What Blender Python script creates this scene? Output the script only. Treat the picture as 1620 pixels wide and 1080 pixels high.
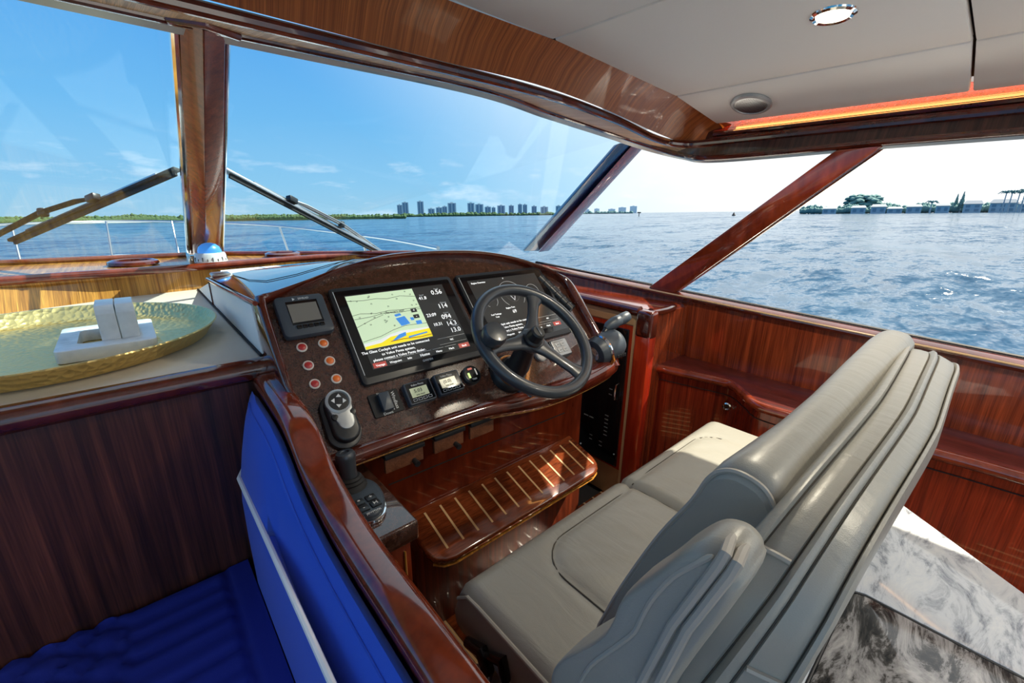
import bpy, bmesh, math, random
import numpy as np
from mathutils import Vector, Matrix, noise
for o in list(bpy.data.objects): bpy.data.objects.remove(o)
rnd = random.Random(7)
SC = bpy.context.scene
COL = SC.collection
PI = math.pi
V = Vector
def rad(a): return a*PI/180

# ------------------------------------------------------------------ camera
# The cabin is drawn in metres about the camera (X starboard, Y bow, Z up);
# everything is lifted by LIFT at the end so that the helm sole is z = 0.
LIFT = 1.25
FPX = 682.7
YAW, PIT, ROL = rad(41.547), rad(17.4), rad(0.835)
cv = V((math.sin(YAW)*math.cos(PIT), math.cos(YAW)*math.cos(PIT), -math.sin(PIT)))
cr0 = V((math.cos(YAW), -math.sin(YAW), 0))
cu0 = cr0.cross(cv)
cr = cr0*math.cos(ROL) + cu0*math.sin(ROL)
cu = -cr0*math.sin(ROL) + cu0*math.cos(ROL)
cam_data = bpy.data.cameras.new('camera')
cam = bpy.data.objects.new('camera', cam_data); COL.objects.link(cam)
cam.matrix_world = Matrix(((cr.x, cu.x, -cv.x, 0), (cr.y, cu.y, -cv.y, 0), (cr.z, cu.z, -cv.z, 0), (0, 0, 0, 1)))
cam_data.sensor_width = 36; cam_data.lens = 36*FPX/1620
cam_data.clip_start = 0.03; cam_data.clip_end = 30000
SC.camera = cam
SEA_UP = None   # the boat rides a little bow-up

_hz = lambda x, y: cv + cr*((x-810)/FPX) + cu*((540-y)/FPX)
SEA_UP = _hz(1620, 329).cross(_hz(0, 348.5)).normalized()   # true vertical: the boat rides a little bow-up
# ------------------------------------------------------------------ sky, sun, exposure
SC.view_settings.view_transform = 'Standard'
SC.view_settings.look = 'None'
SC.view_settings.gamma = 1.0
SC.view_settings.use_curve_mapping = False
SC.view_settings.exposure = 0.38
SUN_AZ, SUN_EL = rad(106), rad(50)
SUN_DIR = V((math.sin(SUN_AZ)*math.cos(SUN_EL), math.cos(SUN_AZ)*math.cos(SUN_EL), math.sin(SUN_EL)))
sun_l = bpy.data.lights.new('sun', 'SUN'); sun_l.energy = 8.0; sun_l.angle = rad(0.6); sun_l.color = (1.0, .9, .72)
sun = bpy.data.objects.new('sun', sun_l); COL.objects.link(sun)
sun.rotation_euler = (-SUN_DIR).to_track_quat('-Z', 'Y').to_euler()

world = bpy.data.worlds.new('sky'); SC.world = world; world.use_nodes = True
nt = world.node_tree; nt.nodes.clear()
def wn(t, **k):
    n = nt.nodes.new(t)
    for a, b in k.items(): setattr(n, a, b)
    return n
tc = wn('ShaderNodeTexCoord')
def wdot(vec):
    d = wn('ShaderNodeVectorMath', operation='DOT_PRODUCT'); nt.links.new(tc.outputs['Generated'], d.inputs[0]); d.inputs[1].default_value = vec; return d.outputs['Value']
el = wdot(SEA_UP)
rp = wn('ShaderNodeValToRGB'); nt.links.new(el, rp.inputs[0])
cr_ = rp.color_ramp
stops = [(0.0, (.50, .72, .84)), (.06, (.38, .66, .86)), (.18, (.22, .53, .83)), (.38, (.10, .37, .78)), (.75, (.035, .21, .62)), (1.0, (.02, .14, .5))]
cr_.elements[0].position = 0; cr_.elements[0].color = (*stops[0][1], 1)
cr_.elements[1].position = 1; cr_.elements[1].color = (*stops[-1][1], 1)
for p, c in stops[1:-1]:
    e = cr_.elements.new(p); e.color = (*c, 1)
# broad white haze around the sun
gl = wn('ShaderNodeMapRange'); gl.interpolation_type = 'SMOOTHSTEP'
nt.links.new(wdot(SUN_DIR), gl.inputs['Value']); gl.inputs['From Min'].default_value = .17; gl.inputs['From Max'].default_value = .62
mx = wn('ShaderNodeMix', data_type='RGBA'); nt.links.new(gl.outputs[0], mx.inputs['Factor']); nt.links.new(rp.outputs[0], mx.inputs[6]); mx.inputs[7].default_value = (1.02, 1.03, 1.04, 1)
# small fair-weather clouds low over the horizon
mp = wn('ShaderNodeMapping'); nt.links.new(tc.outputs['Generated'], mp.inputs[0]); mp.inputs['Scale'].default_value = (9, 9, 34)
ns = wn('ShaderNodeTexNoise'); nt.links.new(mp.outputs[0], ns.inputs['Vector']); ns.inputs['Scale'].default_value = 1.0; ns.inputs['Detail'].default_value = 6; ns.inputs['Roughness'].default_value = .6
c1 = wn('ShaderNodeMapRange'); nt.links.new(ns.outputs['Fac'], c1.inputs['Value']); c1.inputs['From Min'].default_value = .54; c1.inputs['From Max'].default_value = .72
b1 = wn('ShaderNodeMapRange'); b1.interpolation_type = 'SMOOTHSTEP'; nt.links.new(el, b1.inputs['Value']); b1.inputs['From Min'].default_value = .17; b1.inputs['From Max'].default_value = .07
cm = wn('ShaderNodeMath', operation='MULTIPLY'); nt.links.new(c1.outputs[0], cm.inputs[0]); nt.links.new(b1.outputs[0], cm.inputs[1])
cm2 = wn('ShaderNodeMath', operation='MULTIPLY'); nt.links.new(cm.outputs[0], cm2.inputs[0]); cm2.inputs[1].default_value = .75
mx2 = wn('ShaderNodeMix', data_type='RGBA'); nt.links.new(cm2.outputs[0], mx2.inputs['Factor']); nt.links.new(mx.outputs[2], mx2.inputs[6]); mx2.inputs[7].default_value = (.92, .95, 1.0, 1)
bg = wn('ShaderNodeBackground'); nt.links.new(mx2.outputs[2], bg.inputs['Color']); bg.inputs['Strength'].default_value = .92
wo = wn('ShaderNodeOutputWorld'); nt.links.new(bg.outputs[0], wo.inputs[0])

# ------------------------------------------------------------------ pixel rays -> points on real surfaces
def ray(x, y): return cv + cr*((x-810)/FPX) + cu*((540-y)/FPX)
def at(x, y, X=None, Y=None, Z=None, pl=None):
    d = ray(x, y)
    if X is not None: t = X/d.x
    elif Y is not None: t = Y/d.y
    elif Z is not None: t = Z/d.z
    else: t = pl[0].dot(pl[1])/d.dot(pl[1])
    return d*t
DO = V((.382, 1.185, -.226)); DT = rad(48.1)
DDn = V((0, -math.cos(DT), -math.sin(DT))); DNn = V((0, -math.sin(DT), math.cos(DT)))
def dash(u, v, w=0): return DO + V((u, 0, 0)) + DDn*v + DNn*w          # console face frame: u right, v down, w out
def duv(x, y, off=0):
    o = DO + DNn*off; q = at(x, y, pl=(o, DNn)) - o
    return q.x, q.dot(DDn)

# ------------------------------------------------------------------ materials
def newmat(name):
    m = bpy.data.materials.new(name); m.use_nodes = True
    n = m.node_tree; b = n.nodes['Principled BSDF']; return m, n, b
def plain(name, c, rough=.5, metal=0, coat=0, emit=0, spec=.5, sheen=0, bump=0, bscale=200):
    m, n, b = newmat(name)
    b.inputs['Base Color'].default_value = (*c, 1); b.inputs['Roughness'].default_value = rough; b.inputs['Metallic'].default_value = metal
    b.inputs['Coat Weight'].default_value = coat; b.inputs['Coat Roughness'].default_value = .04
    b.inputs['Specular IOR Level'].default_value = spec
    if emit: b.inputs['Emission Color'].default_value = (*c, 1); b.inputs['Emission Strength'].default_value = emit
    if sheen: b.inputs['Sheen Weight'].default_value = sheen
    # slight procedural variation on every surface
    t = n.nodes.new('ShaderNodeTexCoord'); x = n.nodes.new('ShaderNodeTexNoise'); x.inputs['Scale'].default_value = bscale; x.inputs['Detail'].default_value = 3
    n.links.new(t.outputs['Object'], x.inputs['Vector'])
    if bump:
        bp = n.nodes.new('ShaderNodeBump'); bp.inputs['Strength'].default_value = bump; bp.inputs['Distance'].default_value = .002
        n.links.new(x.outputs['Fac'], bp.inputs['Height']); n.links.new(bp.outputs[0], b.inputs['Normal'])
    else:
        mr = n.nodes.new('ShaderNodeMapRange'); n.links.new(x.outputs['Fac'], mr.inputs['Value'])
        mr.inputs['To Min'].default_value = max(rough-.03, 0); mr.inputs['To Max'].default_value = rough+.03
        n.links.new(mr.outputs[0], b.inputs['Roughness'])
    return m
def wood(name, dark, light, scale, rough=.22, coat=.8, lo=.32, hi=.68, fine=.35, croft=.03):
    m, n, b = newmat(name)
    t = n.nodes.new('ShaderNodeTexCoord'); mp = n.nodes.new('ShaderNodeMapping'); n.links.new(t.outputs['Object'], mp.inputs[0]); mp.inputs['Scale'].default_value = scale
    a = n.nodes.new('ShaderNodeTexNoise'); n.links.new(mp.outputs[0], a.inputs['Vector']); a.inputs['Scale'].default_value = 1; a.inputs['Detail'].default_value = 5; a.inputs['Roughness'].default_value = .65
    r = n.nodes.new('ShaderNodeValToRGB'); n.links.new(a.outputs['Fac'], r.inputs[0])
    r.color_ramp.elements[0].position = lo; r.color_ramp.elements[0].color = (*dark, 1); r.color_ramp.elements[1].position = hi; r.color_ramp.elements[1].color = (*light, 1)
    mp2 = n.nodes.new('ShaderNodeMapping'); n.links.new(t.outputs['Object'], mp2.inputs[0]); mp2.inputs['Scale'].default_value = tuple(s*7 for s in scale)
    f = n.nodes.new('ShaderNodeTexNoise'); n.links.new(mp2.outputs[0], f.inputs['Vector']); f.inputs['Scale'].default_value = 1; f.inputs['Detail'].default_value = 3
    mr = n.nodes.new('ShaderNodeMapRange'); n.links.new(f.outputs['Fac'], mr.inputs['Value']); mr.inputs['From Min'].default_value = .3; mr.inputs['From Max'].default_value = .7; mr.inputs['To Min'].default_value = 1-fine; mr.inputs['To Max'].default_value = 1+fine
    mu = n.nodes.new('ShaderNodeVectorMath'); mu.operation = 'SCALE'; n.links.new(r.outputs[0], mu.inputs[0]); n.links.new(mr.outputs[0], mu.inputs['Scale'])
    n.links.new(mu.outputs[0], b.inputs['Base Color'])
    b.inputs['Roughness'].default_value = rough; b.inputs['Coat Weight'].default_value = coat; b.inputs['Coat Roughness'].default_value = croft
    return m
M = {}
RD, RL_ = (.070, .009, .004), (.29, .050, .014)
M['wood_x'] = wood('sapele_stripes_along_x', RD, RL_, (55, 2, 1.2))
M['wood_y'] = wood('sapele_stripes_along_y', RD, RL_, (2, 55, 1.2))
M['wood_dark_x'] = wood('dark_sapele_bulkhead', (.020, .007, .005), (.125, .036, .020), (45, 2, 1.0), rough=.35, coat=.25)
M['frieze'] = wood('brown_sapele_frieze', (.17, .036, .008), (.50, .145, .034), (75, .8, .8), rough=.35, coat=.25)
M['soffit'] = wood('pale_sapele_soffit', (.50, .26, .12), (.82, .55, .32), (90, 1.5, 1.5), rough=.45, coat=.1)
M['honey_x'] = wood('honey_sapele_strip', (.24, .085, .012), (.66, .31, .055), (70, 2, 1.0), rough=.3, coat=.5)
M['honey_y'] = wood('honey_sapele_side_strip', (.20, .06, .012), (.50, .20, .045), (2, 70, 1.0), rough=.3, coat=.5)
M['trim'] = wood('varnished_mahogany_trim', (.045, .007, .004), (.13, .022, .010), (5, 5, 5), rough=.1, coat=1, fine=.2)
M['trim_mid'] = wood('red_mahogany', (.10, .013, .005), (.24, .038, .012), (6, 6, 1.5), rough=.12, coat=1, fine=.25)
M['trim_red'] = wood('bright_red_mahogany', (.30, .018, .007), (.50, .045, .012), (14, 14, .8), rough=.12, coat=1, fine=.2)
M['burl_light'] = wood('brown_leather_flap', (.12, .04, .018), (.22, .085, .04), (50, 50, 50), rough=.45, coat=.1)
M['stitch'] = plain('dark_leather_stitching', (.07, .062, .05), .8)
M['wood_dark_y'] = wood('dark_sapele_header', (.020, .010, .010), (.10, .040, .030), (2, 60, 1.2), rough=.3, coat=.3)
M['wood_red_y'] = wood('red_sapele_locker', (.075, .007, .004), (.26, .030, .010), (2, 50, 1.2))
M['shelf_red'] = wood('maroon_shelf', (.05, .008, .007), (.12, .018, .014), (30, 3, 3), rough=.3, coat=.4)
M['riser'] = wood('plain_sapele_riser', (.06, .009, .004), (.22, .038, .012), (60, 2, 1.2), rough=.35, coat=.15)
M['mullion'] = wood('red_brown_mullion', (.15, .020, .006), (.30, .045, .013), (40, 40, 2.5), rough=.25, coat=.35, fine=.2)
M['burl'] = wood('dark_brown_console_veneer', (.035, .013, .008), (.085, .033, .021), (60, 60, 60), rough=.18, coat=1, fine=.4)
M['step'] = wood('step_mahogany', (.08, .015, .006), (.24, .055, .016), (4, 30, 30), rough=.12, coat=1)
M['holly'] = plain('pale_holly_inlay', (.62, .40, .20), .3, coat=.6)
M['vinyl'] = plain('cream_headliner_vinyl', (.86, .86, .84), .55, bump=.12, bscale=260)
M['beige'] = plain('beige_counter_vinyl', (.62, .55, .45), .5, bump=.12, bscale=300)
M['tan'] = plain('tan_panel', (.52, .30, .14), .4, coat=.2)
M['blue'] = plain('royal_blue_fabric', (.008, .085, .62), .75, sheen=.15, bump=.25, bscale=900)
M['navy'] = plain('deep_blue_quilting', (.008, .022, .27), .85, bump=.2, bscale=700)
M['white'] = plain('white_piping', (.85, .86, .86), .5)
M['chrome'] = plain('polished_chrome', (.82, .83, .84), .08, metal=1)
M['steel'] = plain('brushed_steel', (.6, .6, .6), .3, metal=1)
M['black'] = plain('satin_black_plastic', (.015, .017, .02), .35)
M['gloss'] = plain('gloss_black_glass', (.006, .007, .008), .08, coat=.5)
M['rubber'] = plain('matt_black_rubber', (.012, .012, .013), .7)
M['wheel'] = plain('charcoal_wheel_rubber', (.035, .042, .052), .33, coat=.25)
M['bezel'] = plain('blue_grey_bezel', (.045, .06, .08), .4)
M['grey'] = plain('silver_grey_plastic', (.42, .44, .45), .35, metal=.3)
M['seam'] = plain('dark_seam', (.02, .015, .012), .8)
M['gasket'] = plain('black_gasket', (.008, .009, .012), .5)
M['red_btn'] = plain('red_button', (.45, .02, .02), .3, coat=.5)
M['orange_btn'] = plain('orange_button', (.85, .17, .015), .3, coat=.5)
M['btn_ring'] = plain('pale_button_ring', (.75, .68, .62), .3)
M['screen'] = plain('dim_screen', (.035, .037, .036), .12, coat=.6, emit=.35)
M['lcd'] = plain('lcd_grey_green', (.42, .46, .30), .25, emit=.35)
M['lcd2'] = plain('lcd_buff', (.50, .48, .34), .25, emit=.35)
M['lcd_off'] = plain('lcd_grey', (.20, .19, .17), .3)
M['chart'] = plain('chart_shallow_green', (.52, .66, .45), .3, emit=.55)
M['chart_y'] = plain('chart_land_yellow', (.75, .62, .02), .3, emit=.6)
M['chart_b'] = plain('chart_blue', (.05, .24, .66), .3, emit=.5)
M['chart_w'] = plain('chart_white', (.7, .74, .74), .3, emit=.5)
M['ink'] = plain('chart_ink', (.03, .04, .04), .5)
M['glow'] = plain('lit_lettering', (.85, .86, .86), .4, emit=.7)
M['glow_red'] = plain('red_soft_key', (.36, .05, .04), .4, emit=.5)
M['print'] = plain('white_print', (.75, .77, .78), .5)
M['print_dim'] = plain('dim_print', (.20, .20, .20), .5)
M['green_led'] = plain('green_lamp', (.45, .7, .2), .4, emit=.8)
M['lamp'] = plain('lamp_lens', (1.0, .93, .72), .3, emit=3.0)
M['led'] = plain('warm_led_strip', (1.0, .48, .14), .3, emit=4.5)
M['gelcoat'] = plain('white_gelcoat', (.75, .76, .76), .25, coat=.5)
M['navy_reflection'] = plain('painted_blue_reflection', (.012, .03, .11), .25, coat=.5)  # blue reflection on the dark corner pillar, painted into its colour
M['outer'] = plain('grey_outer_frame', (.50, .50, .48), .3, metal=.3)
M['amber'] = plain('amber_reflector', (.55, .20, .04), .15, metal=.6)
M['blue_glass'] = plain('teal_phone_glass', (.02, .16, .24), .15, coat=.4)
M['clear'] = plain('clear_dome', (.75, .8, .85), .03, coat=1)

def leather():
    m, n, b = newmat('taupe_leather')
    b.inputs['Base Color'].default_value = (.32, .31, .27, 1); b.inputs['Roughness'].default_value = .36; b.inputs['Coat Weight'].default_value = .12; b.inputs['Coat Roughness'].default_value = .25
    t = n.nodes.new('ShaderNodeTexCoord')
    x = n.nodes.new('ShaderNodeTexNoise'); x.inputs['Scale'].default_value = 700; n.links.new(t.outputs['Object'], x.inputs['Vector'])
    mp = n.nodes.new('ShaderNodeMapping'); mp.inputs['Scale'].default_value = (26, 7, 10); mp.inputs['Rotation'].default_value = (0, 0, .5); n.links.new(t.outputs['Object'], mp.inputs[0])
    w = n.nodes.new('ShaderNodeTexNoise'); w.inputs['Scale'].default_value = 1; w.inputs['Detail'].default_value = 3; w.inputs['Distortion'].default_value = .8; n.links.new(mp.outputs[0], w.inputs['Vector'])
    b1 = n.nodes.new('ShaderNodeBump'); b1.inputs['Strength'].default_value = .35; b1.inputs['Distance'].default_value = .006; n.links.new(w.outputs['Fac'], b1.inputs['Height'])
    b2 = n.nodes.new('ShaderNodeBump'); b2.inputs['Strength'].default_value = .25; b2.inputs['Distance'].default_value = .001; n.links.new(x.outputs['Fac'], b2.inputs['Height']); n.links.new(b1.outputs[0], b2.inputs['Normal'])
    n.links.new(b2.outputs[0], b.inputs['Normal']); return m
M['leather'] = leather()
M['piping'] = plain('leather_piping', (.40, .37, .32), .45)

def granite(name, pale):
    m, n, b = newmat(name)
    t = n.nodes.new('ShaderNodeTexCoord'); mp = n.nodes.new('ShaderNodeMapping'); n.links.new(t.outputs['Object'], mp.inputs[0]); mp.inputs['Scale'].default_value = (3, 9, 6); mp.inputs['Rotation'].default_value = (0, 0, -.7)
    a = n.nodes.new('ShaderNodeTexNoise'); n.links.new(mp.outputs[0], a.inputs['Vector']); a.inputs['Scale'].default_value = 2.2; a.inputs['Detail'].default_value = 10; a.inputs['Roughness'].default_value = .72; a.inputs['Distortion'].default_value = 1.4
    r = n.nodes.new('ShaderNodeValToRGB'); n.links.new(a.outputs['Fac'], r.inputs[0]); e = r.color_ramp
    if pale: st = [(.30, (.03, .03, .035)), (.40, (.30, .32, .36)), (.50, (.62, .64, .67)), (.7, (.78, .78, .76))]
    else: st = [(.40, (.012, .012, .013)), (.47, (.07, .065, .06)), (.52, (.30, .29, .29)), (.66, (.58, .56, .55))]
    e.elements[0].position = st[0][0]; e.elements[0].color = (*st[0][1], 1); e.elements[1].position = st[-1][0]; e.elements[1].color = (*st[-1][1], 1)
    for p, c in st[1:-1]: q = e.elements.new(p); q.color = (*c, 1)
    n.links.new(r.outputs[0], b.inputs['Base Color']); b.inputs['Roughness'].default_value = .08; return m
M['stone'] = granite('pale_veined_granite', True)
M['stone_dark'] = granite('dark_veined_granite', False)
M['marble'] = wood('white_grey_marble', (.45, .47, .50), (.74, .76, .78), (9, 14, 9), rough=.3, coat=.2, lo=.25, hi=.5, fine=.05)

def brass():
    m, n, b = newmat('hammered_brass'); b.inputs['Base Color'].default_value = (.86, .66, .27, 1); b.inputs['Metallic'].default_value = 1; b.inputs['Roughness'].default_value = .34
    t = n.nodes.new('ShaderNodeTexCoord'); x = n.nodes.new('ShaderNodeTexVoronoi'); x.inputs['Scale'].default_value = 75; n.links.new(t.outputs['Object'], x.inputs['Vector'])
    bp = n.nodes.new('ShaderNodeBump'); bp.inputs['Strength'].default_value = .7; bp.inputs['Distance'].default_value = .004; n.links.new(x.outputs['Distance'], bp.inputs['Height']); n.links.new(bp.outputs[0], b.inputs['Normal']); return m
M['brass'] = brass()
def glass(name, tint):
    m = bpy.data.materials.new(name); m.use_nodes = True; n = m.node_tree; n.nodes.clear()
    g = n.nodes.new('ShaderNodeNewGeometry'); d = n.nodes.new('ShaderNodeVectorMath'); d.operation = 'DOT_PRODUCT'; n.links.new(g.outputs['Normal'], d.inputs[0]); n.links.new(g.outputs['Incoming'], d.inputs[1])
    def mt(op, a, b=None):
        x = n.nodes.new('ShaderNodeMath'); x.operation = op; n.links.new(a, x.inputs[0])
        if b is not None: x.inputs[1].default_value = b
        return x.outputs[0]
    c = mt('ABSOLUTE', d.outputs['Value']); s = n.nodes.new('ShaderNodeMath'); s.operation = 'SUBTRACT'; s.inputs[0].default_value = 1; n.links.new(c, s.inputs[1])
    p = mt('POWER', s.outputs[0], 5); p = mt('MULTIPLY', p, .5); p = mt('ADD', p, .016)
    tr = n.nodes.new('ShaderNodeBsdfTransparent'); tr.inputs[0].default_value = (*tint, 1)
    gs = n.nodes.new('ShaderNodeBsdfGlossy'); gs.inputs['Roughness'].default_value = 0.0
    mi = n.nodes.new('ShaderNodeMixShader'); n.links.new(p, mi.inputs[0]); n.links.new(tr.outputs[0], mi.inputs[1]); n.links.new(gs.outputs[0], mi.inputs[2])
    o = n.nodes.new('ShaderNodeOutputMaterial'); n.links.new(mi.outputs[0], o.inputs[0]); return m
M['glass_ws'] = glass('blue_tinted_windscreen_glass', (.80, .91, .97))
M['glass'] = glass('clear_side_glass', (.98, .99, .99))

# ------------------------------------------------------------------ mesh helpers
LOC = {}
class G:
    def __init__(s): s.v = []; s.f = []
    def add(s, vs, fs):
        k = len(s.v); s.v += [V(p) for p in vs]; s.f += [tuple(i+k for i in f) for f in fs]; return s
    def box(s, lo, hi, fr=None):
        x0, y0, z0 = lo; x1, y1, z1 = hi
        vs = [(x, y, z) for z in (z0, z1) for (x, y) in ((x0, y0), (x1, y0), (x1, y1), (x0, y1))]
        if fr: vs = [fr(*p) for p in vs]
        return s.add(vs, [(3, 2, 1, 0), (4, 5, 6, 7), (0, 1, 5, 4), (1, 2, 6, 5), (2, 3, 7, 6), (3, 0, 4, 7)])
    def hexa(s, b, t):      # 4 bottom points, 4 top points
        return s.add(list(b)+list(t), [(3, 2, 1, 0), (4, 5, 6, 7), (0, 1, 5, 4), (1, 2, 6, 5), (2, 3, 7, 6), (3, 0, 4, 7)])
    def prism(s, poly, w0, w1, fr):   # poly of (a, b); fr(a, b, w)
        n = len(poly)
        return s.add([fr(a, b, w0) for a, b in poly]+[fr(a, b, w1) for a, b in poly], [tuple(range(n-1, -1, -1)), tuple(range(n, 2*n))]+[(i, (i+1) % n, n+(i+1) % n, n+i) for i in range(n)])
    def tube(s, pts, r, n=10, closed=False, caps=True):
        pts = [V(p) for p in pts]; m = len(pts); rs = r if isinstance(r, (list, tuple)) else [r]*m
        T = []
        for i in range(m):
            a = pts[i-1] if (i > 0 or closed) else pts[i]; b = pts[(i+1) % m] if (i < m-1 or closed) else pts[i]
            T.append((b-a).normalized())
        up = V((0, 0, 1)) if abs(T[0].z) < .9 else V((1, 0, 0))
        nx = T[0].cross(up).normalized(); vs = []
        for i in range(m):
            nx = (nx - T[i]*nx.dot(T[i])).normalized(); ny = T[i].cross(nx)
            for j in range(n):
                a = 2*PI*j/n; vs.append(pts[i] + (nx*math.cos(a)+ny*math.sin(a))*rs[i])
        fs = []
        for i in range(m if closed else m-1):
            for j in range(n):
                a = i*n+j; b = i*n+(j+1) % n; c = ((i+1) % m)*n+(j+1) % n; d = ((i+1) % m)*n+j; fs.append((a, b, c, d))
        if not closed and caps: fs += [tuple(range(n-1, -1, -1)), tuple(range((m-1)*n, m*n))]
        return s.add(vs, fs)
    def lathe(s, prof, c, ax=(0, 0, 1), n=28):   # prof of (r, h) along axis
        ax = V(ax).normalized(); a = V((1, 0, 0)) if abs(ax.x) < .9 else V((0, 1, 0)); e1 = (a-ax*a.dot(ax)).normalized(); e2 = ax.cross(e1); c = V(c)
        vs = []
        for r, h in prof:
            for j in range(n): t = 2*PI*j/n; vs.append(c+ax*h+(e1*math.cos(t)+e2*math.sin(t))*max(r, 1e-4))
        fs = [(i*n+j, i*n+(j+1) % n, (i+1)*n+(j+1) % n, (i+1)*n+j) for i in range(len(prof)-1) for j in range(n)]
        fs += [tuple(range(n-1, -1, -1)), tuple(range((len(prof)-1)*n, len(prof)*n))]
        return s.add(vs, fs)
    def grid(s, rows, closed_u=False):
        a = len(rows); b = len(rows[0]); vs = [p for r in rows for p in r]
        fs = [(i*b+j, i*b+(j+1) % b, (i+1)*b+(j+1) % b, (i+1)*b+j) for i in range(a-1) for j in range(b if closed_u else b-1)]
        return s.add(vs, fs)
    def mk(s, name, m, parent=None, bev=0, seg=2, ang=32, origin=None):
        bm = bmesh.new()
        vs = [bm.verts.new(p) for p in s.v]
        for f in s.f:
            try: bm.faces.new([vs[i] for i in f])
            except ValueError: pass
        bmesh.ops.recalc_face_normals(bm, faces=bm.faces)
        if bev:
            es = [e for e in bm.edges if len(e.link_faces) == 2 and e.calc_face_angle(0) > rad(30)]
            bmesh.ops.bevel(bm, geom=es, offset=bev, segments=seg, profile=.5, affect='EDGES', clamp_overlap=True)
        me = bpy.data.meshes.new(name)
        if parent is not None: o0 = LOC[parent.name]
        elif origin is not None: o0 = V(origin)
        else:
            xs = [v.co for v in bm.verts]
            o0 = V(((min(p.x for p in xs)+max(p.x for p in xs))/2, (min(p.y for p in xs)+max(p.y for p in xs))/2, min(p.z for p in xs)))
        bmesh.ops.translate(bm, verts=bm.verts, vec=-o0)
        bm.to_mesh(me); bm.free()
        for p in me.polygons: p.use_smooth = True
        try: me.set_sharp_from_angle(angle=rad(ang))
        except Exception: pass
        me.materials.append(M[m])
        o = bpy.data.objects.new(name, me); COL.objects.link(o)
        LOC[o.name] = o0.copy()
        if parent is not None: o.parent = parent
        else: o.location = o0
        return o
def tag(o, label=None, cat=None, group=None, kind=None):
    if label: o['label'] = label
    if cat: o['category'] = cat
    if group: o['group'] = group
    if kind: o['kind'] = kind
    return o
def thing(name, loc, label, cat, group=None):
    o = bpy.data.objects.new(name, None); COL.objects.link(o); o.location = loc; o.empty_display_size = .05; LOC[o.name] = V(loc)
    return tag(o, label, cat, group)
def struct(o): o['kind'] = 'structure'; return o
def copy_tree(o, parent=None, shift=(0, 0, 0)):
    c = o.copy(); COL.objects.link(c)
    if parent is None: c.location = o.location + V(shift); LOC[c.name] = LOC[o.name]+V(shift)
    else: c.parent = parent; LOC[c.name] = LOC[parent.name]
    for ch in list(o.children): copy_tree(ch, c)
    return c
def rrect(x0, y0, x1, y1, r, n=4):
    out = []
    for cx, cy, a0 in ((x1-r, y1-r, 0), (x0+r, y1-r, 90), (x0+r, y0+r, 180), (x1-r, y0+r, 270)):
        for i in range(n+1): a = rad(a0+90*i/n); out.append((cx+r*math.cos(a), cy+r*math.sin(a)))
    return out
def circ(cx, cy, r, n=24): return [(cx+r*math.cos(2*PI*i/n), cy+r*math.sin(2*PI*i/n)) for i in range(n)]
def cat(pts, n=8, closed=False):     # Catmull-Rom resampling
    P = [np.array(p, float) for p in pts]; out = []
    m = len(P)
    for i in range(m if closed else m-1):
        p0 = P[i-1] if (i > 0 or closed) else P[0]; p1 = P[i]; p2 = P[(i+1) % m]; p3 = P[(i+2) % m] if (closed or i+2 < m) else P[-1]
        for k in range(n):
            t = k/n; out.append(tuple(.5*((2*p1)+(-p0+p2)*t+(2*p0-5*p1+4*p2-p3)*t*t+(-p0+3*p1-3*p2+p3)*t**3)))
    if not closed: out.append(tuple(P[-1]))
    return out
def text(s, size, fr, m, parent, name='lettering', cx=0, cy=0, depth=.0004, align='CENTER'):
    cu_ = bpy.data.curves.new('t', 'FONT'); cu_.body = s; cu_.size = size; cu_.align_x = align; cu_.align_y = 'CENTER'; cu_.extrude = depth; cu_.resolution_u = 2
    ob = bpy.data.objects.new('t', cu_); COL.objects.link(ob)
    dg = bpy.context.evaluated_depsgraph_get(); me = bpy.data.meshes.new_from_object(ob.evaluated_get(dg))
    bpy.data.objects.remove(ob); bpy.data.curves.remove(cu_)
    o0 = LOC[parent.name]
    for v in me.vertices: p = v.co; v.co = fr(cx+p.x, cy+p.y, p.z) - o0
    me.name = name; me.materials.clear(); me.materials.append(M[m])
    o = bpy.data.objects.new(name, me); COL.objects.link(o); o.parent = parent; LOC[o.name] = o0; return o

# ================================================================== THE SETTING
I3 = lambda a, b, c: V((a, b, c))
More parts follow.
